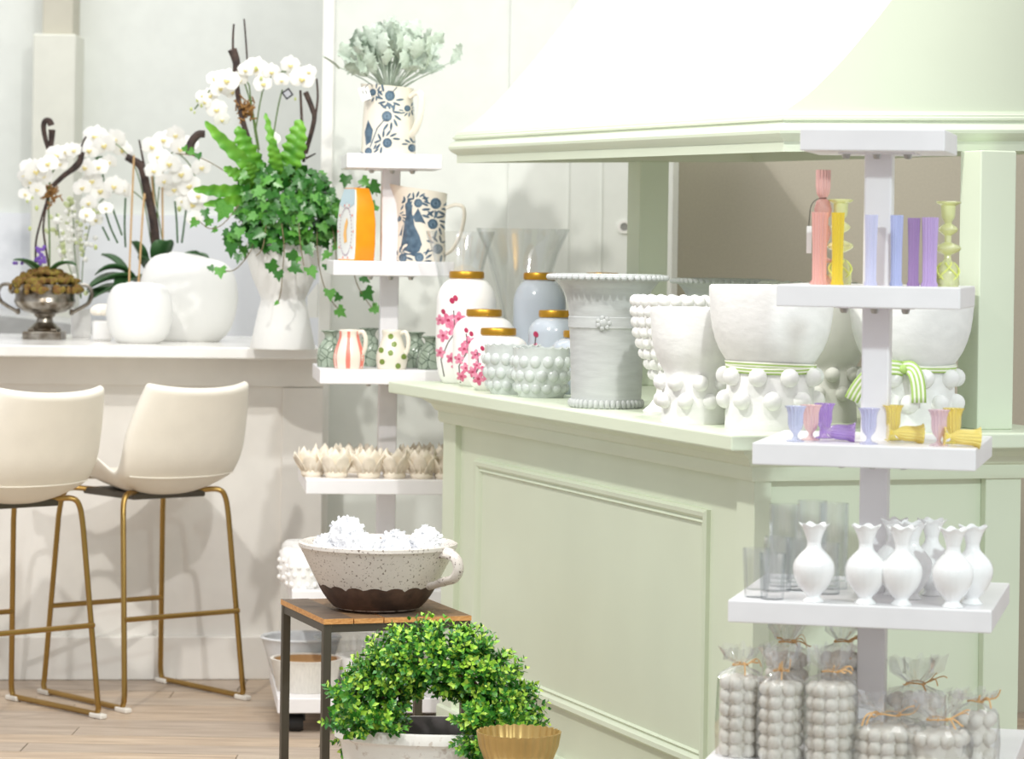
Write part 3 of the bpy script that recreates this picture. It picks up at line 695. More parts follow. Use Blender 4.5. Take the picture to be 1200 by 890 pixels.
knob_me = {}
def ball_pot(px, py, base_r, rim_r, H, ball_r, rows, label, material, mname, dy=0, sc=1.0, seed=0):
    p, k = vessel_loc(px, py, base_r, WT, dy); k *= sc
    t = thing('ball_pot', label, 'pot', p, 0, 'footed pots studded with clay balls')
    hb = 0.42 * H
    prof = [(0, 0), (base_r, 0), (base_r * 1.02, 2), (base_r * 1.0, 0.12 * H), (base_r * 0.99, 0.3 * H), (base_r * 0.93, hb), (base_r * 0.99, 0.47 * H), (rim_r * 0.83, 0.56 * H), (rim_r * 0.94, 0.7 * H), (rim_r * 0.99, 0.88 * H), (rim_r, H - 2), (rim_r * 0.985, H), (rim_r * 0.95, H), (rim_r * 0.93, 0.86 * H), (rim_r * 0.8, 0.6 * H), (base_r * 0.7, 0.46 * H), (0, 0.44 * H)]
    sp = [(q.x, q.z) for q in smooth_path([(a, 0, b) for a, b in prof[1:]], 2)]
    MB().lathe([(0, 0)] + sp, 64, k=k).build('body', material, t)
    key = (mname, round(ball_r * k, 5))
    if key not in knob_me: knob_me[key] = MB().ball((0, 0, 0), (ball_r * k,) * 3, 14, 9).mesh('knob', material)
    for j, (hh, n, off) in enumerate(rows):
        for i in range(n):
            th = 2 * PI * (i + off) / n
            place('knob', knob_me[key], t, ((base_r * 0.98 + ball_r * 0.25) * k * math.cos(th), (base_r * 0.98 + ball_r * 0.25) * k * math.sin(th), hh * k))
    return t, p, k
ball_pot(812, 498, 37, 52, 134, 9.5, [(48, 8, 0.2), (27, 8, 0.62)], 'smaller white footed pot studded with clay balls, left of the big ribboned pot', M_chalk, 'a')
bp1, pp1, kk1 = ball_pot(902, 506, 52, 73.5, 167, 11, [(62, 9, 0.23), (35, 9, 0.70)], 'big white ball studded pot with a wound lime ribbon, left of the stand pole', M_chalk, 'a', seed=1)
bp2, pp2, kk2 = ball_pot(1066, 507, 52, 73.5, 167, 11, [(62, 9, 0.02), (33, 9, 0.55)], 'big white ball studded pot with a knotted lime ribbon, behind the stand pole', M_chalk, 'a', seed=2)
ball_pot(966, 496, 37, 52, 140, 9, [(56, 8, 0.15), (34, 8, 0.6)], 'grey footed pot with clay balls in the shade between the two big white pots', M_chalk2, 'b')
def strip(pts, width, k, stripes=5, lift=0.0, name='ribbon', parent=None, normal=None):
    """striped band: pts are (point, across vector)"""
    mb = MB(); n = len(pts)
    vs = []
    for p, ac in pts:
        for j in range(stripes + 1): vs.append(Vector(p) + Vector(ac) * (j / stripes - 0.5) * width)
    for i in range(n - 1):
        for j in range(stripes):
            a = i * (stripes + 1) + j
            mb_f = (a, a + 1, a + stripes + 2, a + stripes + 1); mb.f.append(mb_f); mb.m.append(j % 2)
    mb.v = [tuple(v) for v in vs]
    o = mb.build(name, [M_rib1, M_rib2], parent)
    so = o.modifiers.new('thick', 'SOLIDIFY'); so.thickness = 0.0008; so.offset = 0
    return o
for root, k, ph, knot in ((bp1, kk1, 0.0, None), (bp2, kk2, 1.4, -PI / 2 - 0.28)):
    rb = thing('ribbon', 'striped lime ribbon wound round the big pot left of the front stand pole' if knot is None else 'striped lime ribbon knotted round the big pot behind the front stand pole', 'ribbon',
               root.location + Vector((0, 0, 0)), 0, 'striped ribbons')
    for q in range(2):
        pts = []
        for i in range(49):
            th = 2 * PI * i / 48; rr_ = 51.5 * k + 0.0016 + 0.0012 * q
            hh = (72 + q * 2.5 + (3.0 - 5 * q) * math.sin(th + ph + q)) * k
            pts.append(((rr_ * math.cos(th), rr_ * math.sin(th), hh), (0.25 * math.cos(th), 0.25 * math.sin(th), 1)))
        strip(pts, 7.5 * k, k, 4, name='band', parent=rb)
    if knot is not None:
        base = Vector((54 * k * math.cos(knot), 54 * k * math.sin(knot), 73 * k))
        MB().ball(base, (6 * k, 5 * k, 5.5 * k), 10, 7).build('knot', M_rib1, rb)
        for sx, dx, dz in ((1, 16, -38), (-1, -62, -36)):
            pts = []
            p0 = base; p3 = Vector((base.x + dx * k, base.y - 16 * k, base.z + dz * k))
            p1 = Vector((base.x + (10 if sx > 0 else -30) * k, base.y - 12 * k, base.z + 8 * k)); p2 = Vector((p3.x - (0 if sx > 0 else -12) * k, base.y - 16 * k, base.z - 8 * k))
            path = bez(p0, p1, p2, p3, 12)
            for i, q in enumerate(path):
                tg = path[min(i + 1, 12)] - path[max(i - 1, 0)]; ac = tg.cross(Vector((0, -1, 0.15))).normalized()
                pts.append((q, ac))
            strip(pts, 17 * k, k, 7, name='tail', parent=rb)

# ================================================================== far stand
def lobed_lathe(mb, prof, k, spout=None, seg=48, **kw): pass
def jug(loc, k, r, H, label, cat, top_r, spout_th, spout_len, handle_th, handle, motif, rim_tilt=0.0, grp='navy painted jugs', bulge=0.0):
    t = thing('floral_jug', label, cat, loc, 0, grp)
    prof = [(0, 0), (r * 0.97, 0), (r, 2), (r * (1 - 0.02 + bulge), H * 0.25), (r * (0.96 + bulge * 0.5), H * 0.5), (top_r * 0.97, H * 0.8), (top_r, H), (top_r * 0.93, H), (top_r * 0.9, H * 0.8), (r * 0.85, H * 0.4), (0, H * 0.06)]
    def fn(th, i, rr, h):
        d = abs((th - spout_th + PI) % (2 * PI) - PI); g = math.exp(-(d / 0.45) ** 2); tt = max(0, (h / H - 0.72) / 0.28)
        lean = math.cos(th - spout_th) * rim_tilt * tt * tt
        return rr + spout_len * g * tt ** 1.5 * (1 if i >= 4 else 0), h + (lean + spout_len * 0.25 * g * tt) * (h > H * 0.5)
    body = MB().lathe(prof, 64, fn, k=k).build('body', M_jug, t)
    hx, h0, h1, out = handle
    c, s_ = math.cos(handle_th), math.sin(handle_th)
    pp = [(r * 0.9, h1 - 4), (r + out * 0.5, h1 + 1), (r + out * 0.95, h1 - 2), (r + out, h1 - (h1 - h0) * 0.25), (r + out * 0.8, h1 - (h1 - h0) * 0.6), (r + out * 0.35, h0 + 6), (r * 0.9, h0)]
    path = smooth_path([(a * k * c, a * k * s_, b * k) for a, b in pp], 5)
    MB().tube(path, hx * k, 10, flat=0.6).build('handle', M_jug, t)
    d = Decal(prof[1:7], k, 0.0009); motif(d); stuff(d.mb.build('navy_painting', [M_navy, mat('painted_slate', (112, 136, 154), 0.35)], t, smooth=False))
    return t
def flower_navy(d, x, y, s, rays=8, a0=0.3, sweep=3.6):
    a0 = (x * 1.7 + y) % 6.28
    d.blob(x, y, s * 0.9, s * 0.95); d.blob(x, y, s * 0.5, s * 0.5, 0, 1); d.blob(x, y, s * 0.3, s * 0.3, 0, 0)
    for i in range(rays):
        a = a0 + sweep * i / (rays - 1)
        d.blob(x + math.cos(a) * s * 1.85, y + math.sin(a) * s * 1.85, s * 0.72, s * 0.21, a + 0.5 * (1 if i > rays / 2 else -1))
def motif1(d):
    for x, y, s in ((0, 13, 6.2), (-1, 44, 6.8), (2, 68, 6.6), (-22, 3, 5), (28, 8, 5), (22, 54, 4), (-18, 72, 4.5)): flower_navy(d, x, y, s)
    d.line([(-20, 8), (-12, 30), (-2, 42)], 1.2); d.line([(3, 70), (10, 78)], 1.2)
    d.poly([(-23, 40), (-17, 28), (-19, 14), (-25, 10), (-27, 26)])
def motif2(d):
    for x, y, s in ((17, 68, 7), (14, 44, 6.5), (20, 15, 6.5), (-3, 68, 5.5), (-20, 4, 5.5), (-1, 5, 6), (-22, 72, 5), (-26, 50, 4)): flower_navy(d, x, y, s)
    # a hare standing on its hind legs
    d.poly([(-23, 14), (-20, 34), (-18, 50), (-13, 58), (-9, 54), (-7, 42), (-1, 30), (2, 20), (-1, 12), (-8, 9), (-16, 12)])
    d.poly([(-17, 52), (-18, 66), (-13, 74), (-10, 62), (-10, 54)]); d.poly([(-9, 52), (-3, 62), (3, 50), (6, 44), (0, 46), (-6, 46)])
    d.poly([(-24, 12), (-14, 9), (-2, 12), (-6, 6), (-20, 7)]); d.poly([(-28, 26), (-24, 32), (-20, 44), (-22, 30)])
    d.line([(8, 46), (14, 44)], 1.2); d.line([(4, 10), (16, 14)], 1.2)
k1 = FY / FPX
pj1 = tray_px('f', 0, 455, -0.25); k1 = pj1.y / FPX
jg = jug(pj1, k1, 32, 80, 'tall cream pitcher with navy flowers on the top tray, holding silver leaves', 'pitcher', 29, PI * 0.98, 5, -0.55, (4.2, 22, 72, 13), motif1, 2)
tagp = MB().box((-6 * k1, -0.0006, -8 * k1), (6 * k1, 0.0006, 8 * k1)); tagp.xf(Matrix.Rotation(-0.35, 4, 'Y'))
hang = thing('price_tag', 'white paper tag hung on the rim of the tall floral pitcher', 'tag', pj1 + Vector((-27 * k1, -30 * k1, 70 * k1)))
tagp.build('card', M_paper, hang, smooth=False)
ink = MB()
for q in ((-2, 0, -1.2, 4.5), (1.6, -1.5, 2.4, 3)): ink.box((q[0] * k1, -0.0011, q[1] * k1), (q[2] * k1, -0.0007, q[3] * k1))
ink.xf(Matrix.Rotation(-0.35, 4, 'Y')).build('print', M_ink, hang, smooth=False)
MB().tube(bez((0.0, 0, 6 * k1), (4 * k1, -3 * k1, 13 * k1), (7 * k1, 0, 13 * k1), (8 * k1, 8 * k1, 9 * k1)), 0.0009, 5).build('string', M_ink, hang)
pj2 = tray_px('f', 1, 493, -0.1); k2 = pj2.y / FPX
jug(pj2, k2, 29, 84, 'cream jug with a painted navy hare and flowers beside the orange vase', 'jug', 30, PI * 1.05, 9, -0.18, (2.6, 8, 66, 22), motif2, 4)

# silver leaves in the top pitcher
def paddle_leaf(L, wd, lobes, curl, thick=0.0):
    mb = MB(); n = 13; vs = []
    for i in range(n):
        t = i / (n - 1)
        base = wd * (0.16 + 0.95 * math.sin(min(1, t * 1.08) * PI * 0.86) ** 1.1) * (1 if t < 0.97 else 0.5)
        wv = base * (1 + (0.30 * (1 if i % 3 == 0 else -0.4)) * lobes * (t > 0.25))
        z = curl * L * t * t
        for j, u in enumerate((-1, -0.5, 0, 0.5, 1)):
            vs.append((u * wv, t * L, z + abs(u) * wd * 0.28 * (1 if j % 2 == 0 else 0.7)))
    mb.grid(vs, 5, n); return mb
bq = thing('silver_leaf_bouquet', 'bouquet of frosty grey green lobed leaves in the tall pitcher', 'bouquet', pj1 + Vector((0, 0, 76 * k1)))
lm = [paddle_leaf(1.0, w_, lb, cu).mesh('leaf', M_silv) for w_, lb, cu in ((0.31, 1.2, 0.25), (0.27, 1.4, -0.15), (0.36, 1.1, 0.4))]
stm = MB()
for i in range(150):
    th = R.random() * 2 * PI; e = R.random() ** 0.8
    el = math.radians(16 + 70 * e)
    rr_ = (26 + 42 * R.random() ** 0.6)
    dirv = Vector((math.cos(th) * math.cos(el) * 1.12 + 0.08, math.sin(th) * math.cos(el), math.sin(el) * 0.74 + 0.12))
    base = dirv * rr_ * k1 + Vector((0, 0, 2 * k1)); L = (20 + 10 * R.random()) * k1
    up = (dirv + Vector((R.uniform(-.5, .5), R.uniform(-.5, .5), R.uniform(-.15, .5)))).normalized()
    rot = up.to_track_quat('Y', 'Z') @ Matrix.Rotation(R.uniform(-1.2, 1.2), 3, 'Y').to_quaternion()
    place('leaf', R.choice(lm), bq, base, rot, L)
    if i % 2 == 0: stm.tube([(0, 0, -8 * k1), base * 0.5, base + up * L * 0.3], 0.0016, 5)
stuff(stm.build('stems', M_silv, bq))

# orange bottle vase with a painted side
po = tray_px('f', 1, 417, -0.15); ko = po.y / FPX
ov = thing('flask_vase', 'flat sided orange vase with a pale painted front', 'vase', po)
secs = []
for h, hw in ((0, 22), (1.5, 23), (18, 25.5), (44, 26), (66, 23.5), (79, 18.5), (83, 16.5), (85, 15)):
    secs.append((h, hw))
def sq(hw, hd, n=6):
    out = []
    for cx_, cy_, a0 in ((1, 1, 0), (-1, 1, PI / 2), (-1, -1, PI), (1, -1, 1.5 * PI)):
        for i in range(n):
            a = a0 + PI / 2 * i / (n - 1); out.append((cx_ * (hw - 2.5) + 2.5 * math.cos(a), cy_ * (hd - 2.5) + 2.5 * math.sin(a)))
    return out
mb = MB(); vs = []
for h, hw in secs:
    for x, y in sq(hw, 13.5 if h < 50 else 13.5 - 4.5 * ((h - 50) / 35) ** 1.5): vs.append((x * ko, y * ko, h * ko))
mb.grid(vs, 24, len(secs), wrap=True); mb.f += [tuple(reversed(range(24))), tuple(range((len(secs) - 1) * 24, len(secs) * 24))]; mb.m += [0, 0]
# long axis of the flask runs away from the camera: painted broad side looks left, orange edge looks at us
oang = math.radians(118)
for i, f in enumerate(mb.f):
    c = sum((Vector(mb.v[j]) for j in f), Vector()) / len(f); nrm = (Vector(mb.v[f[1]]) - Vector(mb.v[f[0]])).cross(Vector(mb.v[f[2]]) - Vector(mb.v[f[1]]))
    if nrm.y > 0 and abs(c.y) > 0.9 * (13.5 - 4.5 * max(0, (c.z / ko - 50) / 35) ** 1.5) * ko and abs(c.z / ko - 42) < 41: mb.m[i] = 1
RO = Matrix.Rotation(oang, 4, 'Z')
mb.xf(RO).build('body', [M_orange, M_pale], ov, angle=40)
pt = MB()
def side(u, h): return RO @ Vector((u * ko, (13.5 - 4.5 * max(0, (h - 50) / 35) ** 1.5) * ko + 0.0009, h * ko))
def sp_poly(pts, m): 
    n = len(pts); c = (sum(p[0] for p in pts) / n, sum(p[1] for p in pts) / n)
    pt.add([side(*c)] + [side(*p) for p in pts], [(0, 1 + i, 1 + (i + 1) % n) for i in range(n)], m)
sp_poly([(-14, 84), (-17, 76), (-20, 66), (-8, 62), (0, 68), (8, 62), (20, 66), (17, 76), (14, 84)], 0)
for i in range(40):
    a = 2 * PI * i / 40; x, y = 16.5 * math.cos(a), 34 + 28 * math.sin(a)
    sp_poly([(x + 1.1 * math.cos(b), y + 1.1 * math.sin(b)) for b in (0, 1.05, 2.1, 3.14, 4.2, 5.2)], 1)
sp_poly([(-4, 22), (3, 20), (6, 30), (3, 42), (-3, 50), (-6, 44), (-2, 34)], 2)
for i in range(10):
    a = 2 * PI * i / 10
    sp_poly([(21 * math.cos(a) + 1.6 * math.cos(b), 34 + 32 * math.sin(a) + 1.6 * math.sin(b)) for b in (0, 1.3, 2.6, 3.9, 5.2)], 3)
stuff(pt.build('side_painting', [M_pblue, M_lilacp, mat('painted_apricot', (244, 190, 110), 0.4), M_coral], ov, smooth=False))

# third tray: little jugs and pebble vases
def little_jug(px, ly, r, H, label, motif, mats, hth=-0.35):
    p = tray_px('f', 2, px, ly); k = p.y / FPX
    t = thing('little_jug', label, 'jug', p, 0, 'little painted jugs')
    prof = [(0, 0), (r * 0.86, 0), (r * 0.92, 2), (r, H * 0.25), (r * 0.96, H * 0.42), (r * 0.78, H * 0.65), (r * 0.62, H * 0.85), (r * 0.66, H), (r * 0.58, H), (r * 0.54, H * 0.8), (r * 0.7, H * 0.5), (0, 4)]
    sp = [(q.x, q.z) for q in smooth_path([(a, 0, b) for a, b in prof[1:]], 3)]
    MB().lathe([(0, 0)] + sp, 40, k=k).build('body', M_jug, t)
    c, s_ = math.cos(hth), math.sin(hth)
    path = smooth_path([(a * k * c, a * k * s_, b * k) for a, b in ((r * 0.55, H * 0.93), (r * 0.9, H * 0.97), (r * 1.1, H * 0.82), (r * 1.1, H * 0.6), (r * 0.95, H * 0.42), (r * 0.8, H * 0.4))], 5)
    MB().tube(path, 2.6 * k, 8).build('handle', M_jug, t)
    d = Decal(sp, k, 0.0008); motif(d, r, H); stuff(d.mb.build('painting', mats, t, smooth=False)); return t
def stripes(d, r, H):
    for x in (-0.86, -0.02, 0.84):
        for i in range(12):
            h0, h1 = 1 + (H - 2) * i / 12, 1 + (H - 2) * (i + 1) / 12
            r0, r1 = rad_at(d.p, h0), rad_at(d.p, h1); ww = 0.14 if abs(x) < 0.5 else 0.10
            d.mb.add([d.pt((x - ww) * r0, h0), d.pt((x + ww) * r0, h0), d.pt((x + ww) * r1, h1), d.pt((x - ww) * r1, h1)], [(0, 1, 2, 3)])
def dots(d, r, H):
    for x, y in ((-0.1, 0.86), (-0.05, 0.44), (-0.58, 0.2), (0.78, 0.34), (0.45, 0.1), (-0.72, 0.5), (0.2, 0.66)): d.blob(x * rad_at(d.p, y * H), y * H, 3.2, 3.4)
little_jug(409, -0.72, 18.5, 45, 'little cream jug with wide coral stripes', stripes, [M_coral])
little_jug(459, -0.72, 18.5, 45, 'little cream jug with olive green spots', dots, [M_olive])
def pebble_vase(px, ly, r, H, label):
    p = tray_px('f', 2, px, ly); k = p.y / FPX
    prof = [(0, 0), (r * 0.86, 0), (r * 0.95, 2), (r, H * 0.25), (r * 0.92, H * 0.5), (r * 0.6, H * 0.72), (r * 0.42, H * 0.82), (r * 0.5, H * 0.94), (r * 0.72, H), (r * 0.62, H), (r * 0.36, H * 0.85), (0, H * 0.7)]
    sp = [(q.x, q.z) for q in smooth_path([(a, 0, b) for a, b in prof], 2)]
    tag(MB().lathe(sp, 36, k=k).build('pebble_vase', M_pebble, None, p), label, 'vase', 'grey green pebble vases')
pebble_vase(387, -0.15, 16, 42, 'grey green pebble patterned vase left of the coral striped jug')
pebble_vase(432, 0.25, 17, 44, 'grey green pebble patterned vase between the two little jugs')
pebble_vase(487, -0.1, 15.5, 41, 'grey green pebble patterned vase just right of the spotted jug')
pebble_vase(505, -0.55, 17, 38, 'grey green pebble patterned vase nearest the tallest white jar')

# fourth tray: lotus shaped holders
def lotus_mesh(r):
    mb = MB(); mb.lathe([(0, 0), (r * 0.52, 0), (r * 0.62, r * 0.18), (r * 0.5, r * 0.4), (0, r * 0.34)], 16)
    for ring, (n, lean, L, wd, off) in enumerate(((7, 0.62, 1.12, 0.42, 0), (7, 0.3, 1.25, 0.38, 0.5))):
        for i in range(n):
            th = 2 * PI * (i + off) / n
            c, s_ = math.cos(th), math.sin(th); vs = []
            for t in (0, 0.35, 0.7, 1.0):
                rad = r * (0.42 + lean * t ** 1.2 + 0.1 * math.sin(t * PI)); z = r * (0.24 + L * 1.05 * t - (0.14 * t * t if ring == 0 else 0))
                wv = r * wd * (0.75 + 0.6 * t) * (1 - t ** 3) + 0.0002
                for u in (-1, 0, 1):
                    rr_ = rad + (0.07 * r * (abs(u)) if t < 1 else 0)
                    vs.append((rr_ * c - u * wv * s_, rr_ * s_ + u * wv * c, z))
            mb.grid(vs, 3, 4)
    me = mb.mesh('lotus_holder', M_lotus, angle=180)
    return me
lk = FY / FPX; lme = lotus_mesh(22 * lk)
lab = [('leftmost in the front row', 366, -0.55), ('second from the left in the front row', 394, -0.7), ('third from the left in the front row', 432, -0.74), ('fourth from the left in the front row', 462, -0.74), ('second from the right in the front row', 494, -0.76), ('rightmost in the front row, against the mint cabinet', 522, -0.76),
       ('leftmost in the back row', 384, 0.02), ('second in the back row', 412, 0.1), ('left of the pole in the back row', 436, 0.02), ('right of the pole in the back row', 484, 0.06), ('next to the last in the back row', 500, 0.3), ('last in the back row', 520, 0.0)]
for l, px, ly in lab:
    o = bpy.data.objects.new('lotus_holder', lme); C.objects.link(o); o.location = tray_px('f', 3, px, ly)
    o.rotation_euler = (0, 0, R.random() * 6)
    so = o.modifiers.new('thick', 'SOLIDIFY'); so.thickness = 0.0016
    tag(o, 'cream lotus petal candle holder, ' + l, 'candle holder', 'lotus candle holders')

# fifth tray: hobnail pots
def hob_pot(px, ly, r, H, label):
    p = tray_px('f', 4, px, ly); k = p.y / FPX
    t = thing('hobnail_pot', label, 'pot', p, 0, 'white hobnail pots')
    prof = [(0, 0), (r * 0.9, 0), (r, 3), (r, H * 0.72), (r * 0.92, H * 0.88), (r * 0.72, H * 0.98), (r * 0.64, H), (r * 0.55, H * 0.97), (r * 0.6, H * 0.8), (0, H * 0.6)]
    MB().lathe(prof, 36, k=k).build('body', M_wcer, t)
    kb = MB()
    for j, hh in enumerate((0.14, 0.4, 0.64)):
        for i in range(11):
            th = 2 * PI * (i + 0.5 * (j % 2)) / 11; kb.ball((r * k * math.cos(th), r * k * math.sin(th), hh * H * k), (2.9 * k,) * 3, 8, 5)
    kb.build('hobnails', M_wcer, t)
for l, px, ly in (('nearest, partly hidden by the speckled bowl', 354, -0.75), ('second, behind the nearest', 345, -0.15), ('farthest back, against the bar', 347, 0.5), ('right one, showing past the bowl handle', 512, -0.7)):
    hob_pot(px, ly, 18, 40, 'white hobnail pot on the second lowest tray, ' + l)

# lowest tray
def open_pot(name, px, ly, prof, k_, material, label, cat, inner=None, fn=None, grp=None, seg=48):
    p = tray_px('f', 5, px, ly); k = p.y / FPX
    t = thing(name, label, cat, p, 0, grp)
    MB().lathe(prof, seg, fn, k=k).build('body', material, t)
    return t, k
t, k = open_pot('ribbed_pot', 359, -0.5, [(0, 0), (33, 0), (35, 3), (40, 30), (42, 36), (43, 38), (39, 38), (38, 34), (32, 4), (0, 4)], 1, M_basket, 'white washed ribbed wooden pot with a warm wood inside', 'pot', fn=lambda th, i, r, h: (r * (1 + (0.012 * (1 if math.sin(th * 20) > 0 else -1) if 1 < i < 5 else 0)), h))
MB().lathe([(37.6, 33), (38.4, 36.5), (31.5, 5), (0, 4.6)][:2] + [(31.5, 5), (0, 4.6)], 40, k=k, close=False).build('lining', M_innerw, t)
t, k = open_pot('wide_bowl', 352, 0.25, [(0, 0), (30, 0), (34, 6), (44, 40), (46, 46), (48, 48), (46, 50), (43, 48), (40, 36), (28, 6), (0, 5)], 1, mat('grey_white_glaze', (226, 229, 232), 0.25, var=0.1, scale=30), 'wide grey white bowl behind the ribbed pot on the lowest tray', 'bowl')
t, k = open_pot('fluted_glass_jar', 407, 0.1, [(0, 0), (28, 0), (30, 3), (34, 30), (36, 46), (40, 50), (38, 52), (34, 48), (32, 30), (27, 4), (0, 4)], 1, G_clear2, 'clear fluted glass jar on the lowest tray behind the table leg', 'jar', fn=lambda th, i, r, h: (r * (1 + 0.02 * math.cos(24 * th)), h), seg=72)
t, k = open_pot('white_bowl', 432, -0.45, [(0, 0), (26, 0), (30, 5), (38, 36), (40, 40), (36, 40), (28, 8), (0, 6)], 1, M_wcer, 'small white bowl on the lowest tray half hidden by the wreath', 'bowl')

# ================================================================== bowl with white flowers on the side table
tb_c = at(440, 640, TBL[1] + 0.2)
bx_ = at(442, 712, TBL[1] + 0.215).x; bY = TBL[1] + 0.215; kb = bY / FPX
bw_ = thing('speckled_bowl', 'large speckled stoneware bowl with a loop handle and raw brown foot on the side table', 'bowl', (bx_, bY, TBL[2]))
H = 79
prof = [(0, 0), (44, 0), (50, 3), (60, 14), (72, 34), (83, 56), (89, 68), (91, 72), (93, 74), (93, 78), (90, 79.5), (87, 77), (82, 64), (60, 22), (40, 8), (0, 7)]
MB().lathe(prof, 72, k=kb).build('body', M_speck, bw_)
vs = []; lo = []
base_p = prof[1:6]; seg = 96
mb = MB()
for i, f in enumerate((0, 0.15, 0.35, 0.6, 0.8, 1.0)):
    for j in range(seg):
        th = 2 * PI * j / seg; top = 27 + 4.5 * abs(math.sin(th * 9)) ** 0.6
        h = 0.2 + f * (top - 0.2); r = rad_at(prof[1:], h) + 0.9 * (1 if f < 1 else 0.1)
        mb.v.append((r * kb * math.cos(th), r * kb * math.sin(th), h * kb))
mb.grid([], seg, 0); mb.f = [(i * seg + j, i * seg + (j + 1) % seg, (i + 1) * seg + (j + 1) % seg, (i + 1) * seg + j) for i in range(5) for j in range(seg)]; mb.m = [0] * len(mb.f)
mb.build('raw_clay_foot', M_brown, bw_)
ha = -0.55; c, s_ = math.cos(ha), math.sin(ha)
path = smooth_path([(a * kb * c, a * kb * s_, b * kb) for a, b in ((84, 70), (96, 72), (108, 66), (112, 54), (106, 43), (94, 39), (80, 34), (70, 31))], 5)
MB().tube(path, [7.5 * kb] * 8 + [6.5 * kb] * (len(path) - 16) + [5.5 * kb] * 8, 12, flat=0.6).build('handle', M_speck, bw_)
MB().lathe([(0, 60), (40, 63), (80, 60), (80, 58), (0, 56)], 30, k=kb).build('tissue_fill', M_fluff, bw_)
def fluff(px, py, r, label, yy):
    p = at(px, py, bY + yy)
    mb = MB(); rr = random.Random(px)
    ph = [rr.random() * 6 for _ in range(4)]; nu, nv = 40, 24
    for i in range(nv):
        f = -PI / 2 + PI * (i + 0.5) / nv
        for j in range(nu):
            th = 2 * PI * j / nu
            q = r * kb * (0.9 + 0.06 * math.sin(5 * th + ph[0] + 3 * f) + 0.05 * math.sin(7 * f + ph[1] + 2 * th) + rr.uniform(-0.07, 0.07))
            mb.v.append((q * math.cos(f) * math.cos(th), q * math.cos(f) * math.sin(th), q * math.sin(f)))
    vv = mb.v; mb.v = []; mb.grid(vv, nu, nv, wrap=True); mb.f += [tuple(reversed(range(nu))), tuple(range((nv - 1) * nu, nv * nu))]; mb.m += [0, 0]
    for i in range(26):
        z = rr.uniform(-0.2, 1); th = rr.random() * 6.28; q = math.sqrt(1 - z * z); n = Vector((q * math.cos(th), q * math.sin(th), z)); t1 = n.orthogonal().normalized(); t1 = Matrix.Rotation(rr.random() * 6, 3, n) @ t1; t2 = n.cross(t1); c_ = n * r * kb * 0.86
        mb.add([c_ - t1 * 2.5 * kb, c_ + t1 * 2.5 * kb, c_ + t1 * 1.6 * kb + n * r * kb * 0.26 + t2 * 2 * kb, c_ - t1 * 2 * kb + n * r * kb * 0.24 + t2 * 2 * kb], [(0, 1, 2, 3)])
    tag(mb.build('white_flower_head', M_fluff, None, p, smooth=False), label, 'flower', 'white flower heads in the bowl')
fluff(407, 626, 21, 'frilly white flower head sitting highest in the speckled bowl', 0.0)
fluff(383, 640, 15, 'small frilly white flower head at the left rim of the speckled bowl', 0.02)
fluff(422, 641, 18, 'frilly white flower head just below the highest one in the bowl', -0.06)
fluff(463, 640, 19, 'frilly white flower head in the middle right of the speckled bowl', -0.02)
fluff(500, 637, 20, 'frilly white flower head by the handle of the speckled bowl', 0.0)

# ================================================================== front stand: coloured glass on the second tray
def ribs(n, amp): return lambda th, i, r, h: (r * (1 + amp * math.cos(n * th)), h)
def taper(px, ly, r, H, g, label, grp='ribbed glass candle tubes', cat='candlestick'):
    p = tray_px('n', 1, px, ly); k = p.y / FPX
    t = thing('glass_candlestick', label, cat, p, 0, grp)
    MB().lathe([(0, 0), (r * 1.05, 0), (r * 1.1, 2), (r * 0.9, 6), (r * 0.92, H * 0.5), (r * 1.08, H - 1), (r * 1.08, H), (r * 0.85, H), (r * 0.7, H * 0.5), (r * 0.6, 6), (0, 5)], 80, ribs(16, 0.075), k=k, close=True).build('tube', g, t)
    return t
taper(960, -0.62, 8.6, 85, ribbed('pink_coral_glass', (250, 190, 178), (236, 152, 142)), 'short coral pink ribbed candle tube in front of the tall pink candlestick')
taper(981, -0.66, 6.6, 85, ribbed('amber_yellow_glass', (250, 222, 50), (230, 184, 24)), 'yellow ribbed candle tube in front of the lime swirl candlestick')
taper(1020, -0.6, 6.8, 83, ribbed('lilac_milky_glass', (224, 224, 250), (190, 192, 232)), 'pale lilac ribbed candle tube against the stand pole')
taper(1050, -0.5, 6.6, 83, ribbed('periwinkle_milky_glass', (200, 208, 248), (150, 164, 222)), 'periwinkle blue ribbed candle tube right of the stand pole')
taper(1070, -0.5, 6.4, 80, ribbed('plum_milky_glass', (176, 142, 196), (112, 78, 142)), 'dark plum ribbed candle tube, the thinner of the two purple ones')
taper(1089, -0.5, 8.6, 81, ribbed('violet_milky_glass', (206, 178, 230), (148, 112, 186)), 'violet ribbed candle tube next to the right lime candlestick')
p = tray_px('n', 1, 963, -0.05); k = p.y / FPX
pk = thing('glass_candlestick', 'tall pink glass candlestick with a ribbed cup, a ball stem and a paper tag', 'candlestick', p, 0, 'blown glass candlesticks')
MB().lathe([(0, 0), (14, 0), (15, 2), (9, 8), (4, 14), (5, 24), (12, 27), (12, 29), (5, 32), (4, 44), (8, 52), (10, 60), (8, 68), (3.5, 74), (9, 80), (10.5, 88), (8, 97), (3.5, 101)], 40, k=k).build('stem', G_pink, pk)
MB().lathe([(0, 100), (4, 101), (7, 106), (8, 114), (8.2, 134), (7, 134), (6.5, 112), (0, 106)], 84, ribs(14, 0.08), k=k).build('cup', ribbed('pink_cup_glass', (248, 200, 192), (228, 158, 150)), pk)
MB().tube(smooth_path([(0.006, -4 * k, 101 * k), (-8 * k, -7 * k, 99 * k), (-15 * k, -8 * k, 90 * k), (-17 * k, -8 * k, 66 * k)], 5), 0.0009, 6).build('cord', M_black, pk)
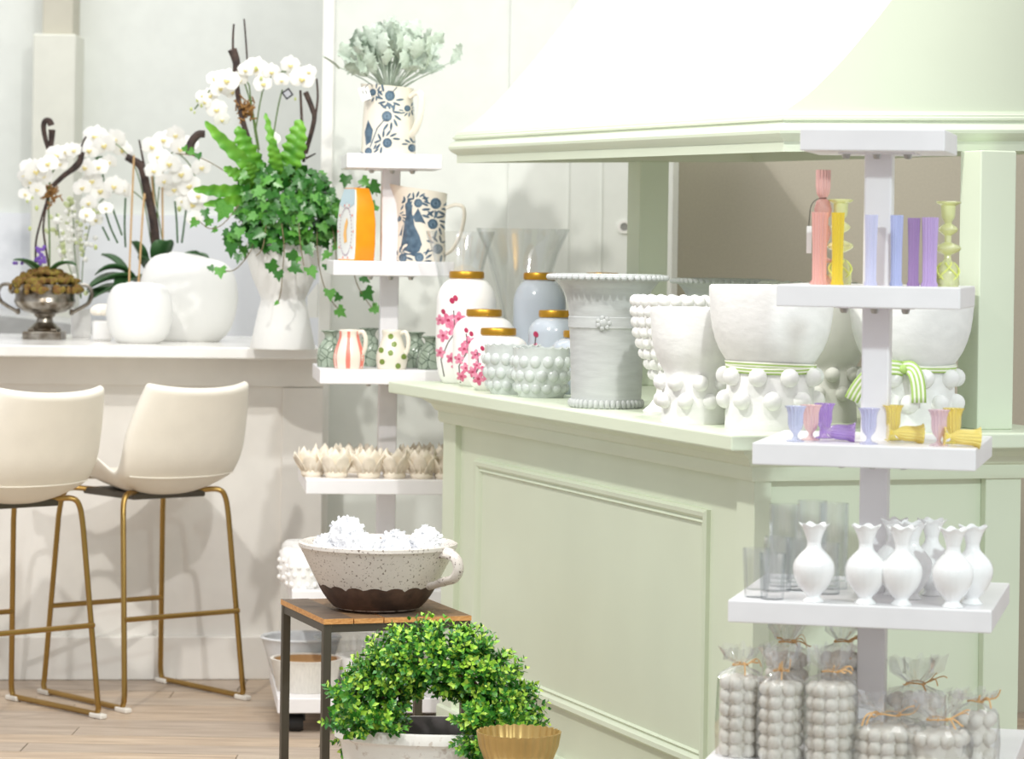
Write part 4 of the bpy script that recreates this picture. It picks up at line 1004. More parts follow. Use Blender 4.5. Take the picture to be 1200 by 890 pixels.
MB().box((-19.5 * k, -9 * k, 36 * k), (-13.5 * k, -8.5 * k, 68 * k)).build('tag', M_paper, pk, smooth=False)
def swirl(px, ly, label):
    p = tray_px('n', 1, px, ly); k = p.y / FPX
    t = thing('glass_candlestick', label, 'candlestick', p, 0, 'blown glass candlesticks')
    MB().lathe([(0, 0), (12, 0), (13, 3), (14, 11), (13, 19), (9, 26), (4.5, 32), (4, 37), (14, 42), (16, 45), (14, 48), (4, 52), (4, 60), (10, 64), (12, 67), (10, 70), (4, 74), (5, 77), (8, 82), (8.5, 95), (14, 98), (14.5, 99), (13, 100), (7, 95), (6, 80), (0, 78)], 40, lambda th, i, r, h: (r * (1 + (0.09 * math.cos(6 * th + h * 0.35) if h < 33 else 0.05 * math.cos(6 * th) if h > 90 else 0)), h), k=k).build('body', G_lime, t)
    tw = MB()
    for q in range(4):
        for sgn in (1, -1):
            pts = []
            for i in range(13):
                f = i / 12; h = 2 + 26 * f; r = 13.6 * math.sin(0.5 + f * 2.1) + 0.8; th = q * PI / 2 + sgn * f * 2.0
                pts.append((r * k * math.cos(th), r * k * math.sin(th), h * k))
            tw.tube(pts, 1.1 * k, 6)
    tw.build('trailing', mat('lime_trail_glass', (226, 234, 130), 0.1), t); return t
swirl(984, 0.0, 'lime green swirl glass candlestick behind the yellow tube')
swirl(1110, -0.35, 'lime green swirl glass candlestick at the right end of its tray')

# third tray: small ribbed goblets
gob_me = {}
def goblet_mesh(g):
    if g.name not in gob_me:
        k = NY / FPX; s = 37 / 40
        gob_me[g.name] = MB().lathe([(q[0] * k, q[1] * k) for q in ((0, 0), (9.5, 0), (10, 1.2), (4, 3), (2.2, 6), (2.6, 9), (6.5, 14), (8.2, 20), (8.4, 32), (10, 38), (12.2, 41), (11.4, 41), (9, 37.5), (7.2, 31), (7, 20), (5.4, 14.5), (0, 12))], 84, ribs(14, 0.075)).mesh('cup', g, angle=60)
    return gob_me[g.name]
def goblet(px, ly, g, label, lying=None):
    p = tray_px('n', 2, px, ly); k = NY / FPX
    t = thing('ribbed_goblet', label, 'goblet', p, 0, 'little ribbed glass goblets')
    if lying is None: place('cup', goblet_mesh(g), t, (0, 0, 0))
    else: place('cup', goblet_mesh(g), t, (0, 0, 12.2 * k), (Matrix.Rotation(lying, 3, 'Z') @ Matrix.Rotation(PI / 2 + 0.05, 3, 'Y')).to_quaternion())
    return t
goblet(932, -0.7, ribbed('pale_lilac_goblet', (224, 228, 248), (180, 188, 224), 0.4), 'pale blue lilac ribbed goblet, leftmost on its tray')
goblet(950, -0.45, ribbed('rose_goblet', (250, 222, 218), (236, 184, 180), 0.4), 'rose pink ribbed goblet beside the leftmost lilac one')
goblet(966, -0.1, G_pur, 'purple ribbed goblet standing behind the rose pink one')
goblet(960, -0.55, G_pur, 'purple ribbed goblet lying on its side', lying=-0.1)
goblet(1018, -0.75, ribbed('soft_lilac_goblet', (226, 226, 250), (190, 188, 230), 0.4), 'soft lilac ribbed goblet in front of the stand pole')
goblet(1046, -0.1, G_yel, 'amber yellow ribbed goblet standing half behind the stand pole')
goblet(1040, -0.5, G_yel, 'amber yellow ribbed goblet lying right of the stand pole', lying=0.05)
goblet(1100, -0.7, ribbed('pink_lilac_goblet', (246, 222, 228), (214, 178, 214), 0.4), 'pink lilac ribbed goblet in front of the right amber one')
goblet(1117, -0.35, G_yel, 'amber yellow ribbed goblet standing at the right end of its tray')
goblet(1106, -0.78, G_yel, 'amber yellow ribbed goblet lying at the right end of its tray', lying=0.0)

# fourth tray: clear tumblers and milk glass bud vases
def tumbler(px, ly, r0, r1, H, sides, label, group='clear cut glass tumblers'):
    p = tray_px('n', 3, px, ly); k = p.y / FPX
    o = MB().lathe([(0, 0), (r0, 0), (r0 + (r1 - r0) * 0.1, 2), (r1, H), (r1 - 2, H), (r0 - 2, 9), (0, 8)], sides, k=k).build('tumbler', G_clear2, None, p, angle=20)
    return tag(o, label, 'glass', group)
tumbler(886, -0.72, 13.5, 16.5, 57, 10, 'clear faceted tumbler at the left edge of its tray')
tumbler(905, -0.82, 13.5, 15.5, 54, 10, 'clear faceted tumbler nearest on the left, before the tall cylinders')
for px, ly, H, l in ((918, 0.1, 96, 'left'), (951, 0.32, 98, 'middle'), (976, 0.08, 100, 'right')):
    tumbler(px, ly, 17, 17.5, H, 16, 'tall clear glass cylinder, %s of the three at the back of the tray' % l, 'tall clear glass cylinders')
for px, ly, H, l in ((911, -0.22, 63, 'left'), (937, -0.12, 60, 'middle'), (968, -0.3, 59, 'right')):
    tumbler(px, ly, 16, 16.5, H, 12, 'short clear glass, %s of the three standing before the tall cylinders' % l, 'short clear glasses')
mk = (NY - 0.2) / FPX
def fl(th, i, r, h):
    if h > 80 * mk: return r * (1 + 0.10 * math.cos(6 * th) * (h - 80 * mk) / (10 * mk)), h + 1.6 * mk * math.cos(6 * th) * (h - 80 * mk) / (10 * mk)
    return r * (1 + 0.012 * math.cos(16 * th)), h
bprof = smooth_path([(q[0] * mk, 0, q[1] * mk) for q in ((0, 0), (11.5, 0), (12, 1.5), (8.5, 5), (8.5, 8), (14, 14), (20.5, 24), (24, 36), (23, 46), (17, 55), (10, 62), (8, 68), (9, 77), (12, 84), (16.5, 90), (15.5, 90), (10.5, 79), (7, 66), (6, 58), (0, 50))], 3)
bme = MB().lathe([(q.x, q.z) for q in bprof], 48, fl).mesh('bud_vase', M_milk, angle=60)
for px, ly, l in ((953, -0.86, 'leftmost, before the tall cylinders'), (1014, -0.84, 'alone in front of the stand pole'), (1056, -0.84, 'front one of the middle cluster'), (1116, -0.84, 'front one of the right pair'),
                  (1068, -0.42, 'behind the front one of the middle cluster'), (1091, -0.12, 'farthest back of the middle cluster'), (1139, -0.58, 'back one of the right pair'), (1047, -0.2, 'half hidden behind the middle cluster')):
    o = bpy.data.objects.new('bud_vase', bme); C.objects.link(o); o.location = tray_px('n', 3, px, ly); o.rotation_euler = (0, 0, R.random() * 6)
    tag(o, 'milk glass bud vase with a ruffled lip, ' + l, 'vase', 'milk glass bud vases')

# fifth tray: wrapped bubble candles
def bubble_candle(px, ly, r, H, label, bagH, tie=True, seed=0):
    p = tray_px('n', 4, px, ly); k = p.y / FPX; rr = random.Random(seed + int(px))
    t = thing('bubble_candle', label, 'candle', p, rr.random() * 1.0, 'cellophane wrapped bubble candles')
    br = 8.6
    bagH *= 1.5
    mb = MB().lathe([(0, 0), (r - br * 1.1, 0), (r - br * 1.1, H - 3), (r * 0.4, H), (0, H)], 24, k=k)
    n = max(7, int(2 * PI * (r - br * 0.9) / (br * 1.78))); rows = max(2, int(H / 15.2))
    for j in range(rows):
        for i in range(n):
            th = 2 * PI * i / n; mb.ball(((r - br) * k * math.cos(th), (r - br) * k * math.sin(th), (8 + j * (H - 16) / (rows - 1)) * k), (br * 0.98 * k,) * 3, 10, 7)
    mb.build('candle', M_wax, t)
    # crinkled bag: snug up to the top, gathered, then flaring
    vs = []; seg = 40
    lev = [(0, r + 1), (H * 0.35, r + 1.6), (H * 0.7, r + 1.4), (H - 2, r + 0.8), (H + 4, r * 0.8), (H + 9, r * 0.42), (H + 13, r * 0.26), (H + 17, r * 0.42), (H + bagH * 0.6 + 8, r * 0.78), (H + bagH + 12, r * 1.0)]
    ph = [rr.random() * 6 for _ in range(6)]
    for li, (h, q) in enumerate(lev):
        for j in range(seg):
            th = 2 * PI * j / seg; am = 0.03 if li < 4 else 0.15 if li < 7 else 0.24
            w_ = 1 + am * (math.sin(7 * th + ph[0] + li) + 0.7 * math.sin(11 * th + ph[1] - li * 1.3) + 0.5 * rr.uniform(-1, 1))
            vs.append((q * w_ * k * math.cos(th), q * w_ * k * math.sin(th) * (1 if li < 6 else 0.55), (h + (rr.uniform(-5, 5) if li == 9 else 0)) * k))
    bag = MB(); bag.grid(vs, seg, len(lev), wrap=True); bag.build('cellophane_bag', G_wrap, t, angle=25)
    rf_ = MB(); pts = [((r * 0.3 + 1) * k * math.cos(a), (r * 0.3 + 1) * k * math.sin(a), (H + 13 + math.sin(a * 2)) * k) for a in [2 * PI * i / 16 for i in range(17)]]
    rf_.tube(pts, 1.0 * k, 6)
    for q in range(5):
        a = -PI / 2 + rr.uniform(-1.2, 1.2); L = rr.uniform(0.5, 1.0) * (r * 0.9 if q < 4 else r * 0.6)
        c_, s_ = math.cos(a), math.sin(a); st = (r * 0.32 * k * c_, r * 0.32 * k * s_, (H + 13) * k)
        rf_.tube(bez(st, (st[0] + L * .4 * k * c_, st[1] + L * .3 * k * s_ - 4 * k, st[2] + rr.uniform(2, 10) * k), (st[0] + L * .8 * k * c_, st[1] + L * .6 * k * s_ - 4 * k, st[2] + rr.uniform(-6, 16) * k), (st[0] + L * k * c_, st[1] + L * k * s_ * .8 - 4 * k, st[2] + rr.uniform(-12, 18) * k), 8), 1.1 * k, 5, flat=0.4)
    rf_.build('raffia_tie', M_raffia, t); return t
bubble_candle(866, -0.72, 26, 94, 'tall wrapped bubble candle, leftmost on the front stand', 14, seed=1)
bubble_candle(914, -0.80, 27, 92, 'tall wrapped bubble candle, second from the left in front', 20, seed=2)
bubble_candle(972, -0.80, 30, 94, 'tall wrapped bubble candle just left of the stand pole', 20, seed=3)
bubble_candle(920, -0.05, 27, 104, 'tall wrapped bubble candle behind the second one, its bag rising highest', 26, seed=4)
bubble_candle(985, 0.02, 27, 106, 'tall wrapped bubble candle behind the one beside the pole', 20, seed=5)
bubble_candle(1041, -0.74, 43, 46, 'wide short wrapped bubble candle in front of the pole with a big raffia bow', 16, seed=6)
bubble_candle(1098, -0.78, 39, 44, 'wide short wrapped bubble candle right of the one with the big bow', 22, seed=7)
bubble_candle(1142, -0.45, 27, 58, 'narrow wrapped bubble candle, rightmost on its tray', 8, seed=8)
bubble_candle(1072, 0.08, 34, 60, 'wrapped bubble candle at the back of its tray, right of the pole', 20, seed=9)

# ================================================================== wreath in the tub, brass bowl
WC = at(516, 850, 6.71); kw = 6.75 / FPX
tubz = on(500, 862, 0.315)
tub = thing('tub', 'oval speckled off white tub holding the boxwood wreath', 'tub', (WC.x - 2 * kw, 6.76, 0))
tr_ = 121 * kw; SYT = 0.58
th_ = CZ + ray(500, 862)[1] * (6.70 - tr_ * SYT); tub.location.y = 6.70
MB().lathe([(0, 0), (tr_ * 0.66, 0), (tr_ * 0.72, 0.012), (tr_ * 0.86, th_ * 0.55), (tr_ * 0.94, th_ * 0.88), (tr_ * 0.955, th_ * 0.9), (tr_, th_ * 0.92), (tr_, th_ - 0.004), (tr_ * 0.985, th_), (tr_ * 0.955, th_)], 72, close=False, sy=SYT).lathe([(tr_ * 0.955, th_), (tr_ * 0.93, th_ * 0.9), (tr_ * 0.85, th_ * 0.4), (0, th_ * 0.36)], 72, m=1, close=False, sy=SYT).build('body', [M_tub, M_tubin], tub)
wr = thing('wreath', 'round boxwood wreath leaning upright in the off white tub', 'wreath', (WC.x, 6.71, WC.z))
tilt = Matrix.Rotation(0.22, 3, 'X') @ Matrix.Rotation(-0.28, 3, 'Z')
MR, TR_ = 77 * kw, 27 * kw
def tor(a, b, r): 
    q = MR + r * math.cos(b)
    return tilt @ Vector((q * math.cos(a), -r * math.sin(b), q * math.sin(a)))
tg = MB()
for i in range(16):
    a0 = R.random() * 6; ln = R.uniform(3.5, 6); b0 = R.random() * 6; rr_ = R.uniform(0.3, 0.95) * TR_
    tg.tube([tor(a0 + ln * j / 24, b0 + j * 0.18, rr_ * (1 + 0.15 * math.sin(j * 1.3 + i))) for j in range(25)], 0.0042, 6)
stuff(tg.build('grapevine_ring', M_twigb, wr))
lf = MB(); stem = MB()
spill = []
for i in range(150):
    f = i / 150
    if f < 0.35: x_, y_ = R.uniform(400, 462), R.uniform(835, 862)
    elif f < 0.9: x_, y_ = R.uniform(540, 606), R.uniform(838, 886)
    else: x_, y_ = R.uniform(385, 410), R.uniform(800, 850)
    spill.append(at(x_, y_, 6.57 + R.uniform(-0.02, 0.03)) - wr.location)
for i in range(1750):
    a = R.random() * 2 * PI
    b = R.uniform(-0.5, PI * 0.95) if R.random() < 0.9 else R.uniform(0, 6.28)
    if i < 1600 and -2.6 < math.atan2(math.sin(b), math.cos(b)) < -0.6: continue
    inner = math.cos(b) < -0.35
    if i < 1600 and inner and R.random() < 0.55: continue
    base = tor(a, b, TR_ * 0.8); out = (base - tor(a, b, 0.0)).normalized()
    rad_ = tilt @ Vector((math.cos(a), 0, math.sin(a)))
    tang = tilt @ Vector((-math.sin(a), 0, math.cos(a)))
    L = R.uniform(0.026, 0.072) * (0.6 if inner else 1.0)
    d = (out * 1.0 + rad_ * (0.45 if not inner else 0.1) + tang * R.uniform(-0.5, 0.9) + Vector((R.uniform(-.3, .3), R.uniform(-.5, .1), R.uniform(-.1, .4)))).normalized()
    if i >= 1600:
        base = spill[i - 1600]; L = R.uniform(0.025, 0.045); d = Vector((R.uniform(-.7, .7), R.uniform(-.9, -.1), R.uniform(-.2, .9))).normalized()
    nl = R.randint(5, 7); tip = base + d * L
    side0 = d.orthogonal().normalized()
    for j in range(nl):
        f = (j + 0.6) / nl; pc = base + d * L * f
        for sg in (0, PI):
            ax = Matrix.Rotation(j * PI / 2 + sg + i, 3, d) @ side0
            ld = (ax * 0.85 + d * (0.35 + 0.5 * f)).normalized(); wv = ld.cross(d).normalized(); nn = wv.cross(ld)
            s = R.uniform(0.0115, 0.0175) * (1 if j < nl - 1 else 0.8)
            lf.add([pc, pc + ld * s * 0.55 + wv * s * 0.38 + nn * s * .1, pc + ld * s * 1.15, pc + ld * s * 0.55 - wv * s * 0.38 + nn * s * .1], [(0, 1, 2), (0, 2, 3)], 1 if (j >= nl - 2 and R.random() < 0.48) or R.random() < 0.06 else 0)
    if i % 3 == 0: stem.tube([base, tip], 0.0012, 4)
stuff(lf.build('boxwood_leaves', [M_box, M_boxtip], wr, angle=180)); stuff(stem.build('sprigs', M_stemg, wr))
bl = at(608, 860, 6.36); kb2 = bl.y / FPX; bz_ = CZ + ray(608, 868)[1] * (6.36 - 48 * kb2)
ris = MB().box((-0.1, -0.1, 0), (0.1, 0.1, 0.02)).box((-0.1, -0.1, 0.02), (-0.08, 0.1, bz_ - 0.115)).box((0.08, -0.1, 0.02), (0.1, 0.1, bz_ - 0.115)).box((-0.1, -0.1, bz_ - 0.115), (0.1, 0.1, bz_ - 0.095)).build('riser', M_white, None, (bl.x, 6.36, 0), smooth=False, bevel=0.002)
tag(ris, 'low white riser carrying the brass bowl beside the cabinet', 'riser')
gb = thing('brass_bowl', 'fluted brass bowl with a scalloped rim beside the wreath', 'bowl', (bl.x, 6.36, bz_ - 0.095))
MB().lathe([(0, 0), (24, 0), (26, 3), (38, 20), (45, 38), (47.5, 52), (48, 54), (46.5, 54), (44, 40), (36, 20), (24, 5), (0, 4)], 120, lambda th, i, r, h: (r * (1 + 0.045 * abs(math.cos(15 * th)) * (1 if 2 < i < 9 else 0)), h + (1.5 * abs(math.cos(15 * th)) if h > 50 else 0)), k=kb2).build('body', M_brassb, gb, angle=60)

# ================================================================== urn, vases and plants on the bar
BT = BZ
petal_me = None
def orchid_mesh():
    mb = MB()
    def pet(a, L, wd, z0, cup):
        n = 5; vs = []
        for i in range(n):
            t = i / (n - 1); ww = wd * math.sin(min(1, t * 0.92 + 0.08) * PI) ** 0.7
            for u in (-1, 0, 1):
                x, y = t * L, u * ww
                vs.append((x * math.cos(a) - y * math.sin(a), x * math.sin(a) + y * math.cos(a), z0 + cup * t * t - 0.12 * abs(u) * wd))
        mb.grid(vs, 3, n, 0)
    for a in (PI / 2, PI / 2 + 2.2, PI / 2 - 2.2): pet(a, 1.0, 0.42, -0.03, -0.08)
    for a in (0.12, PI - 0.12): pet(a, 1.08, 0.72, 0.02, 0.1)
    mb.ball((0, -0.14, 0.14), (0.14, 0.2, 0.14), 8, 5, 1); mb.ball((0, 0.04, 0.1), (0.10, 0.12, 0.12), 8, 5, 0)
    for v in (-1, 1): mb.ball((0.16 * v, -0.06, 0.14), (0.09, 0.12, 0.07), 6, 4, 1)
    return mb.mesh('flower', [M_petal, M_lip], angle=60)
ome = orchid_mesh(); bud_me = MB().ball((0, 0, 0), (0.5, 0.5, 0.7), 8, 6).mesh('bud', mat('orchid_bud', (196, 206, 132), 0.5))
def orchid_leaf(parent, base, dirv, L, wd, droop):
    n = 9; vs = []; d = Vector(dirv).normalized(); s = d.cross(Vector((0, 0, 1))).normalized()
    for i in range(n):
        t = i / (n - 1); ww = wd * math.sin(min(1, 0.12 + t * 0.88) * PI) ** 0.6 * (1 if t < 1 else 0.1)
        c_ = Vector(base) + d * L * t + Vector((0, 0, -droop * L * t * t))
        for u in (-1, 0, 1): vs.append(c_ + s * u * ww + Vector((0, 0, abs(u) * ww * 0.45)))
    o = MB().grid(vs, 3, n).build('leaf', M_leafd, parent, angle=180)
    so = o.modifiers.new('thick', 'SOLIDIFY'); so.thickness = 0.003
    return o
def flowers_at(parent, org, Y, spots, k, face=(0.1, -1, 0.05), rnd=0.45):
    for px, py, s in spots:
        w_ = at(px, py, Y + R.uniform(-0.04, 0.04)) - org
        n = (Vector(face) + Vector((R.uniform(-rnd, rnd), 0, R.uniform(-rnd, rnd)))).normalized()
        place('flower', ome, parent, w_, facing(n, R.uniform(-0.4, 0.4)), s * k)
def buds_at(parent, org, Y, spots, k):
    for px, py, s in spots: place('bud', bud_me, parent, at(px, py, Y) - org, None, s * k)
def stem_at(parent, org, Y, pts, r, material, name, dep=0.0, seg=6, ends=None):
    path = smooth_path([at(px, py, Y + (q[0] if (q := rest) else 0)) - org for px, py, *rest in pts], 5)
    rs = r if ends is None else [ends[0] + (ends[1] - ends[0]) * i / (len(path) - 1) for i in range(len(path))]
    return MB().tube(path, rs, seg).build(name, material, parent)
# --- silver urn
p, k = stand(52, 398, BT, 20)
urn = thing('silver_urn', 'tarnished silver two handled urn on a square foot at the left end of the bar', 'urn', p)
MB().lathe([(0, 10), (19, 10), (20, 12), (15, 16), (10, 20), (9, 24), (12, 27), (13, 29), (24, 32), (33, 38), (36, 44), (35, 48), (34.5, 50), (35, 52), (34, 56), (35, 60), (37, 62), (37, 64), (33, 64), (30, 58), (28, 40), (0, 34)], 48, k=k).build('bowl', M_silver, urn)
MB().box((-22.5 * k, -22.5 * k, 0), (22.5 * k, 22.5 * k, 9 * k)).box((-17 * k, -17 * k, 9 * k), (17 * k, 17 * k, 12 * k)).build('square_foot', M_silver, urn, smooth=False, bevel=0.003)
for sx in (-1, 1):
    path = smooth_path([(sx * a * k, 0, b * k) for a, b in ((42, 58), (39, 54), (38, 60), (43, 63.5), (51, 62), (55, 54), (52, 44), (44, 38), (35, 33), (31, 30), (32, 35))], 5)
    MB().tube(path, 2.3 * k, 8).build('handle', M_silver, urn)
po_ = p + Vector((0, 0, 58 * k)); Yu = p.y
orc = thing('potted_orchid', 'white orchid with mossy base and dark twisted driftwood in the silver urn', 'orchid', po_)
ms = MB(); rr = random.Random(5)
for i in range(170):
    th = rr.random() * 6.28; q = math.sqrt(rr.random()); r_ = 41 * q
    ms.ball((r_ * k * math.cos(th), r_ * k * math.sin(th), (3 + 20 * (1 - q ** 1.6) + rr.uniform(-2, 3) - (4 if q > .9 else 0)) * k), (rr.uniform(3, 7) * k, rr.uniform(3, 7) * k, rr.uniform(3, 5) * k), 7, 5)
stuff(ms.build('moss', M_moss, orc))
for bx, by, dx, dy, dz, L, wd, dr in ((54, 322, -1, -0.5, 1.0, 54, 7.5, 0.35), (58, 320, 1, -0.5, 1.05, 52, 6.5, 0.5), (46, 322, -0.8, 0.3, 0.8, 36, 6, 0.2), (60, 318, 0.9, 0.2, 1.1, 44, 3, 0.55)):
    orchid_leaf(orc, at(bx, by, Yu) - po_, (dx, dy, dz), L * k, wd * k, dr)
kb_ = k
stem_at(orc, po_, Yu, [(58, 318), (58, 280), (57, 240), (60, 205), (72, 190)], 0.0032, M_stemg, 'stem')
stem_at(orc, po_, Yu, [(72, 190), (60, 185), (48, 192), (40, 204), (33, 222)], 0.0024, M_stemg, 'stem')
stem_at(orc, po_, Yu, [(42, 312), (42, 285), (47, 262), (54, 238), (58, 226)], 0.004, M_bark, 'driftwood')
stem_at(orc, po_, Yu, [(58, 318), (52, 280), (51, 262), (56, 236), (66, 214), (84, 196), (94, 184), (96, 170), (101, 160)], 0.004, M_bark, 'driftwood', ends=(0.004, 0.0035))
stem_at(orc, po_, Yu, [(62, 218), (76, 205), (92, 193), (96, 178)], 0.006, M_bark, 'driftwood', ends=(0.008, 0.011), seg=7)
stem_at(orc, po_, Yu, [(60, 188), (57, 176), (53, 162), (51, 149), (53, 142), (58, 142), (60, 147)], 0.006, M_bark, 'driftwood', ends=(0.006, 0.0115), seg=8)
stem_at(orc, po_, Yu, [(58, 182), (60, 168), (61, 152)], 0.007, M_bark, 'driftwood', ends=(0.006, 0.012), seg=8)
hk = MB()
for i in range(60):
    q = at(59 + rr.gauss(0, 5), 228 + rr.gauss(0, 6), Yu + rr.uniform(-.012, .012)) - po_; e = Vector((rr.uniform(-1, 1), rr.uniform(-1, 1), rr.uniform(-1, 1))).normalized() * 0.012
    hk.tube([q - e, q + e], 0.0025, 5)
stuff(hk.build('husk_tie', M_husk, orc))
flowers_at(orc, po_, Yu - 0.03, [(66, 182, 13), (78, 178, 12), (56, 192, 13), (42, 200, 15), (34, 196, 11), (36, 214, 11), (30, 228, 9), (44, 222, 10), (52, 206, 11), (70, 192, 10), (86, 176, 10), (28, 206, 9)], k)
buds_at(orc, po_, Yu - 0.03, [(32, 236, 3), (43, 244, 4.5), (38, 232, 3), (35, 268, 4)], k)
vio = MB()
for i in range(22):
    q = at(48 + rr.gauss(0, 3.2), 300 + rr.gauss(0, 7), Yu - 0.02) - po_
    vio.ball(q, (0.007, 0.004, 0.006), 6, 4)
for i in range(5): vio.ball(at(21 + rr.gauss(0, 3), 306 + rr.gauss(0, 2), Yu - .02) - po_, (0.006, 0.004, 0.006), 6, 4)
stuff(vio.build('violet_blossom', M_violet, orc)); 
MB().tube([at(48, 302, Yu - .02) - po_, at(50, 320, Yu - .02) - po_], 0.0015, 5).build('stem', M_stemg, orc)
# --- tall white blossom stems in a dish behind the urn
Yd = 10.25; dz = BT
dsh = on(170, 391.5, BT)
po2 = Vector((at(175, 380, 9.96).x, 9.96, BT)); k3 = 9.96 / FPX
pan = thing('orchid_planter', 'low white planter of several white orchids, bamboo canes and driftwood behind the pale vases', 'orchid', po2)
MB().lathe([(0, 0), (34, 0), (40, 4), (48, 26), (50, 36), (46, 36), (42, 20), (0, 14)], 40, k=k3).build('planter', M_wcer, pan)
ms = MB()
for i in range(90):
    th = rr.random() * 6.28; q = math.sqrt(rr.random()); r_ = 46 * q
    ms.ball((r_ * k3 * math.cos(th), r_ * k3 * math.sin(th), (38 + 10 * (1 - q)) * k3), (6 * k3, 6 * k3, 4 * k3), 6, 4)
stuff(ms.build('moss', M_moss, pan))
Y2 = 9.96
for bx, by, dx, dy, dz_, L, wd, dr in ((160, 330, -1, -0.5, 0.25, 62, 13, 0.5), (158, 325, -1, -0.2, 0.7, 58, 10, 0.6), (165, 330, -0.5, -0.8, 0.2, 46, 13, 0.6), (150, 322, -0.9, 0.3, 0.9, 50, 9, 0.3), (172, 312, -0.5, -0.3, 1.0, 40, 12, 0.2), (185, 312, 0.3, -0.3, 1.0, 42, 13, 0.25), (195, 318, 1, -0.5, 0.8, 50, 12, 0.5), (205, 312, 1, -0.2, 0.5, 48, 13, 0.35), (200, 312, 1, 0.2, 0.65, 40, 9, 0.2), (178, 318, 0.1, -0.9, 0.7, 44, 13, 0.4), (150, 338, -0.9, -0.6, -0.1, 50, 13, 0.35), (146, 345, -1, -0.1, 0.1, 44, 10, 0.2)):
    orchid_leaf(pan, at(bx, by, Y2) - po2, (dx, dy, dz_ + 0.15), L * k3 * 1.05, wd * k3 * 1.25, dr)
for pts in ([(150, 375, -.2), (153, 280, -.1), (157, 182, -.05)], [(160, 372, -.18), (168, 240, -.1), (170, 232, -.05)], [(191, 300), (190, 200)], [(186, 290), (178, 210), (180, 195)]):
    stem_at(pan, po2, Y2, pts, 0.0035, M_bamboo, 'bamboo_cane')
stem_at(pan, po2, Y2, [(184, 310), (180, 260), (172, 222), (166, 196), (154, 187), (148, 184)], 0.008, M_bark, 'driftwood', ends=(0.016, 0.012), seg=8)
stem_at(pan, po2, Y2, [(176, 235), (170, 200), (163, 164)], 0.004, M_bark, 'driftwood', ends=(0.006, 0.003))
for pts in ([(147, 290), (146, 262), (147, 232)], [(143, 276), (136, 256), (130, 238)], [(138, 285), (130, 268), (124, 250)], [(128, 282), (120, 266)], [(208, 285), (207, 260), (205, 236)], [(213, 285), (216, 262), (218, 246)], [(122, 214), (117, 190), (112, 185), (120, 184)]):
    stem_at(pan, po2, Y2, pts, 0.0035, M_leafd, 'stem')
for pts in ([(172, 238), (150, 221), (130, 226), (116, 238)], [(184, 290), (186, 225), (200, 180), (220, 190), (232, 215)], [(178, 290), (160, 200), (130, 165), (110, 170), (98, 190)], [(190, 280), (180, 210), (190, 190), (205, 185)]):
    stem_at(pan, po2, Y2, pts, 0.0022, M_stemg, 'stem')
flowers_at(pan, po2, Y2 - 0.02, [(112, 160, 15), (122, 170, 14), (134, 164, 14), (104, 176, 13), (144, 176, 12), (100, 196, 12), (108, 212, 13), (96, 220, 11), (118, 224, 14), (134, 218, 13), (144, 222, 12), (104, 238, 11), (116, 196, 12), (128, 190, 10), (102, 252, 10), (112, 258, 9), (124, 244, 9),
    (178, 172, 13), (192, 164, 13), (206, 158, 12), (186, 184, 13), (198, 192, 14), (212, 174, 13), (222, 168, 11), (180, 200, 11), (212, 204, 14), (222, 218, 14), (204, 222, 12), (226, 240, 13), (232, 230, 12), (214, 236, 10), (228, 256, 10), (236, 196, 12), (192, 212, 10)], k3)
buds_at(pan, po2, Y2 - 0.02, [(110, 248, 4.5), (104, 256, 3.5), (97, 244, 3), (210, 245, 5), (112, 290, 4.5)], k3)
# pale spray behind the urn
sp2 = Vector((at(95, 385, 10.03).x, 10.03, BT))
spr = thing('blossom_spray', 'airy spray of tiny pale green and white blossoms between the urn and the orchid planter', 'plant', sp2)
MB().lathe([(0, 0), (10, 0), (12, 4), (12, 34), (10, 34), (9, 5), (0, 4)], 24, k=k3).build('pot', M_wcer, spr)
tb_ = MB()
for pts in ([(95, 350), (98, 300), (106, 262), (112, 240)], [(95, 350), (88, 300), (86, 260), (83, 232)], [(95, 350), (80, 310), (70, 280), (66, 250)]):
    stem_at(spr, sp2, 10.03, pts, 0.0018, M_stemg, 'stem')
    for i in range(42):
        f = rr.random(); j = min(len(pts) - 2, int((0.3 + 0.7 * f) * (len(pts) - 1))); a = pts[j]; b = pts[j + 1]; u = rr.random()
        q = at(a[0] + (b[0] - a[0]) * u + rr.gauss(0, 6), a[1] + (b[1] - a[1]) * u + rr.gauss(0, 3), 10.03 + rr.uniform(-.03, .03)) - sp2
        tb_.ball(q, rr.uniform(0.006, 0.010), 6, 4, rr.randrange(2))
stuff(tb_.build('tiny_blossoms', [M_petal, mat('pale_green_blossom', (206, 216, 164), 0.6)], spr))
# --- pale vases
def pillow_vase(px, py, r, H, label, sy, prof=None, twist=0):
    p, k = stand(px, py, BT, r * sy * 0.7)
    pr = [(0, 0), (r * 0.5, 0), (r * 0.66, 1.5), (r * 0.88, H * 0.17), (r * 0.99, H * 0.42), (r, H * 0.6), (r * 0.93, H * 0.8), (r * 0.78, H * 0.94), (r * 0.6, H * 0.99), (r * 0.42, H), (r * 0.36, H * 0.98), (0, H * 0.6)]
    sp = [(q.x, q.z) for q in smooth_path([(a, 0, b) for a, b in pr], 2)]
    o = MB().lathe(sp, 56, twist if twist else None, k=k, sy=sy).build('pillow_vase', M_matte, None, p, angle=70)
    return tag(o, label, 'vase')
pillow_vase(163, 403, 39, 70, 'small round matte white vase in front on the bar', 0.8)
pillow_vase(220, 401, 58, 99, 'large round matte white vase with a soft dent, behind the small one', 0.55,
            twist=lambda th, i, r, h: (r * (1 - 0.05 * math.exp(-((th - 4.1) / 0.4) ** 2)) , h + 4 * math.sin(th - 1.0) * (h / 99) ** 3))
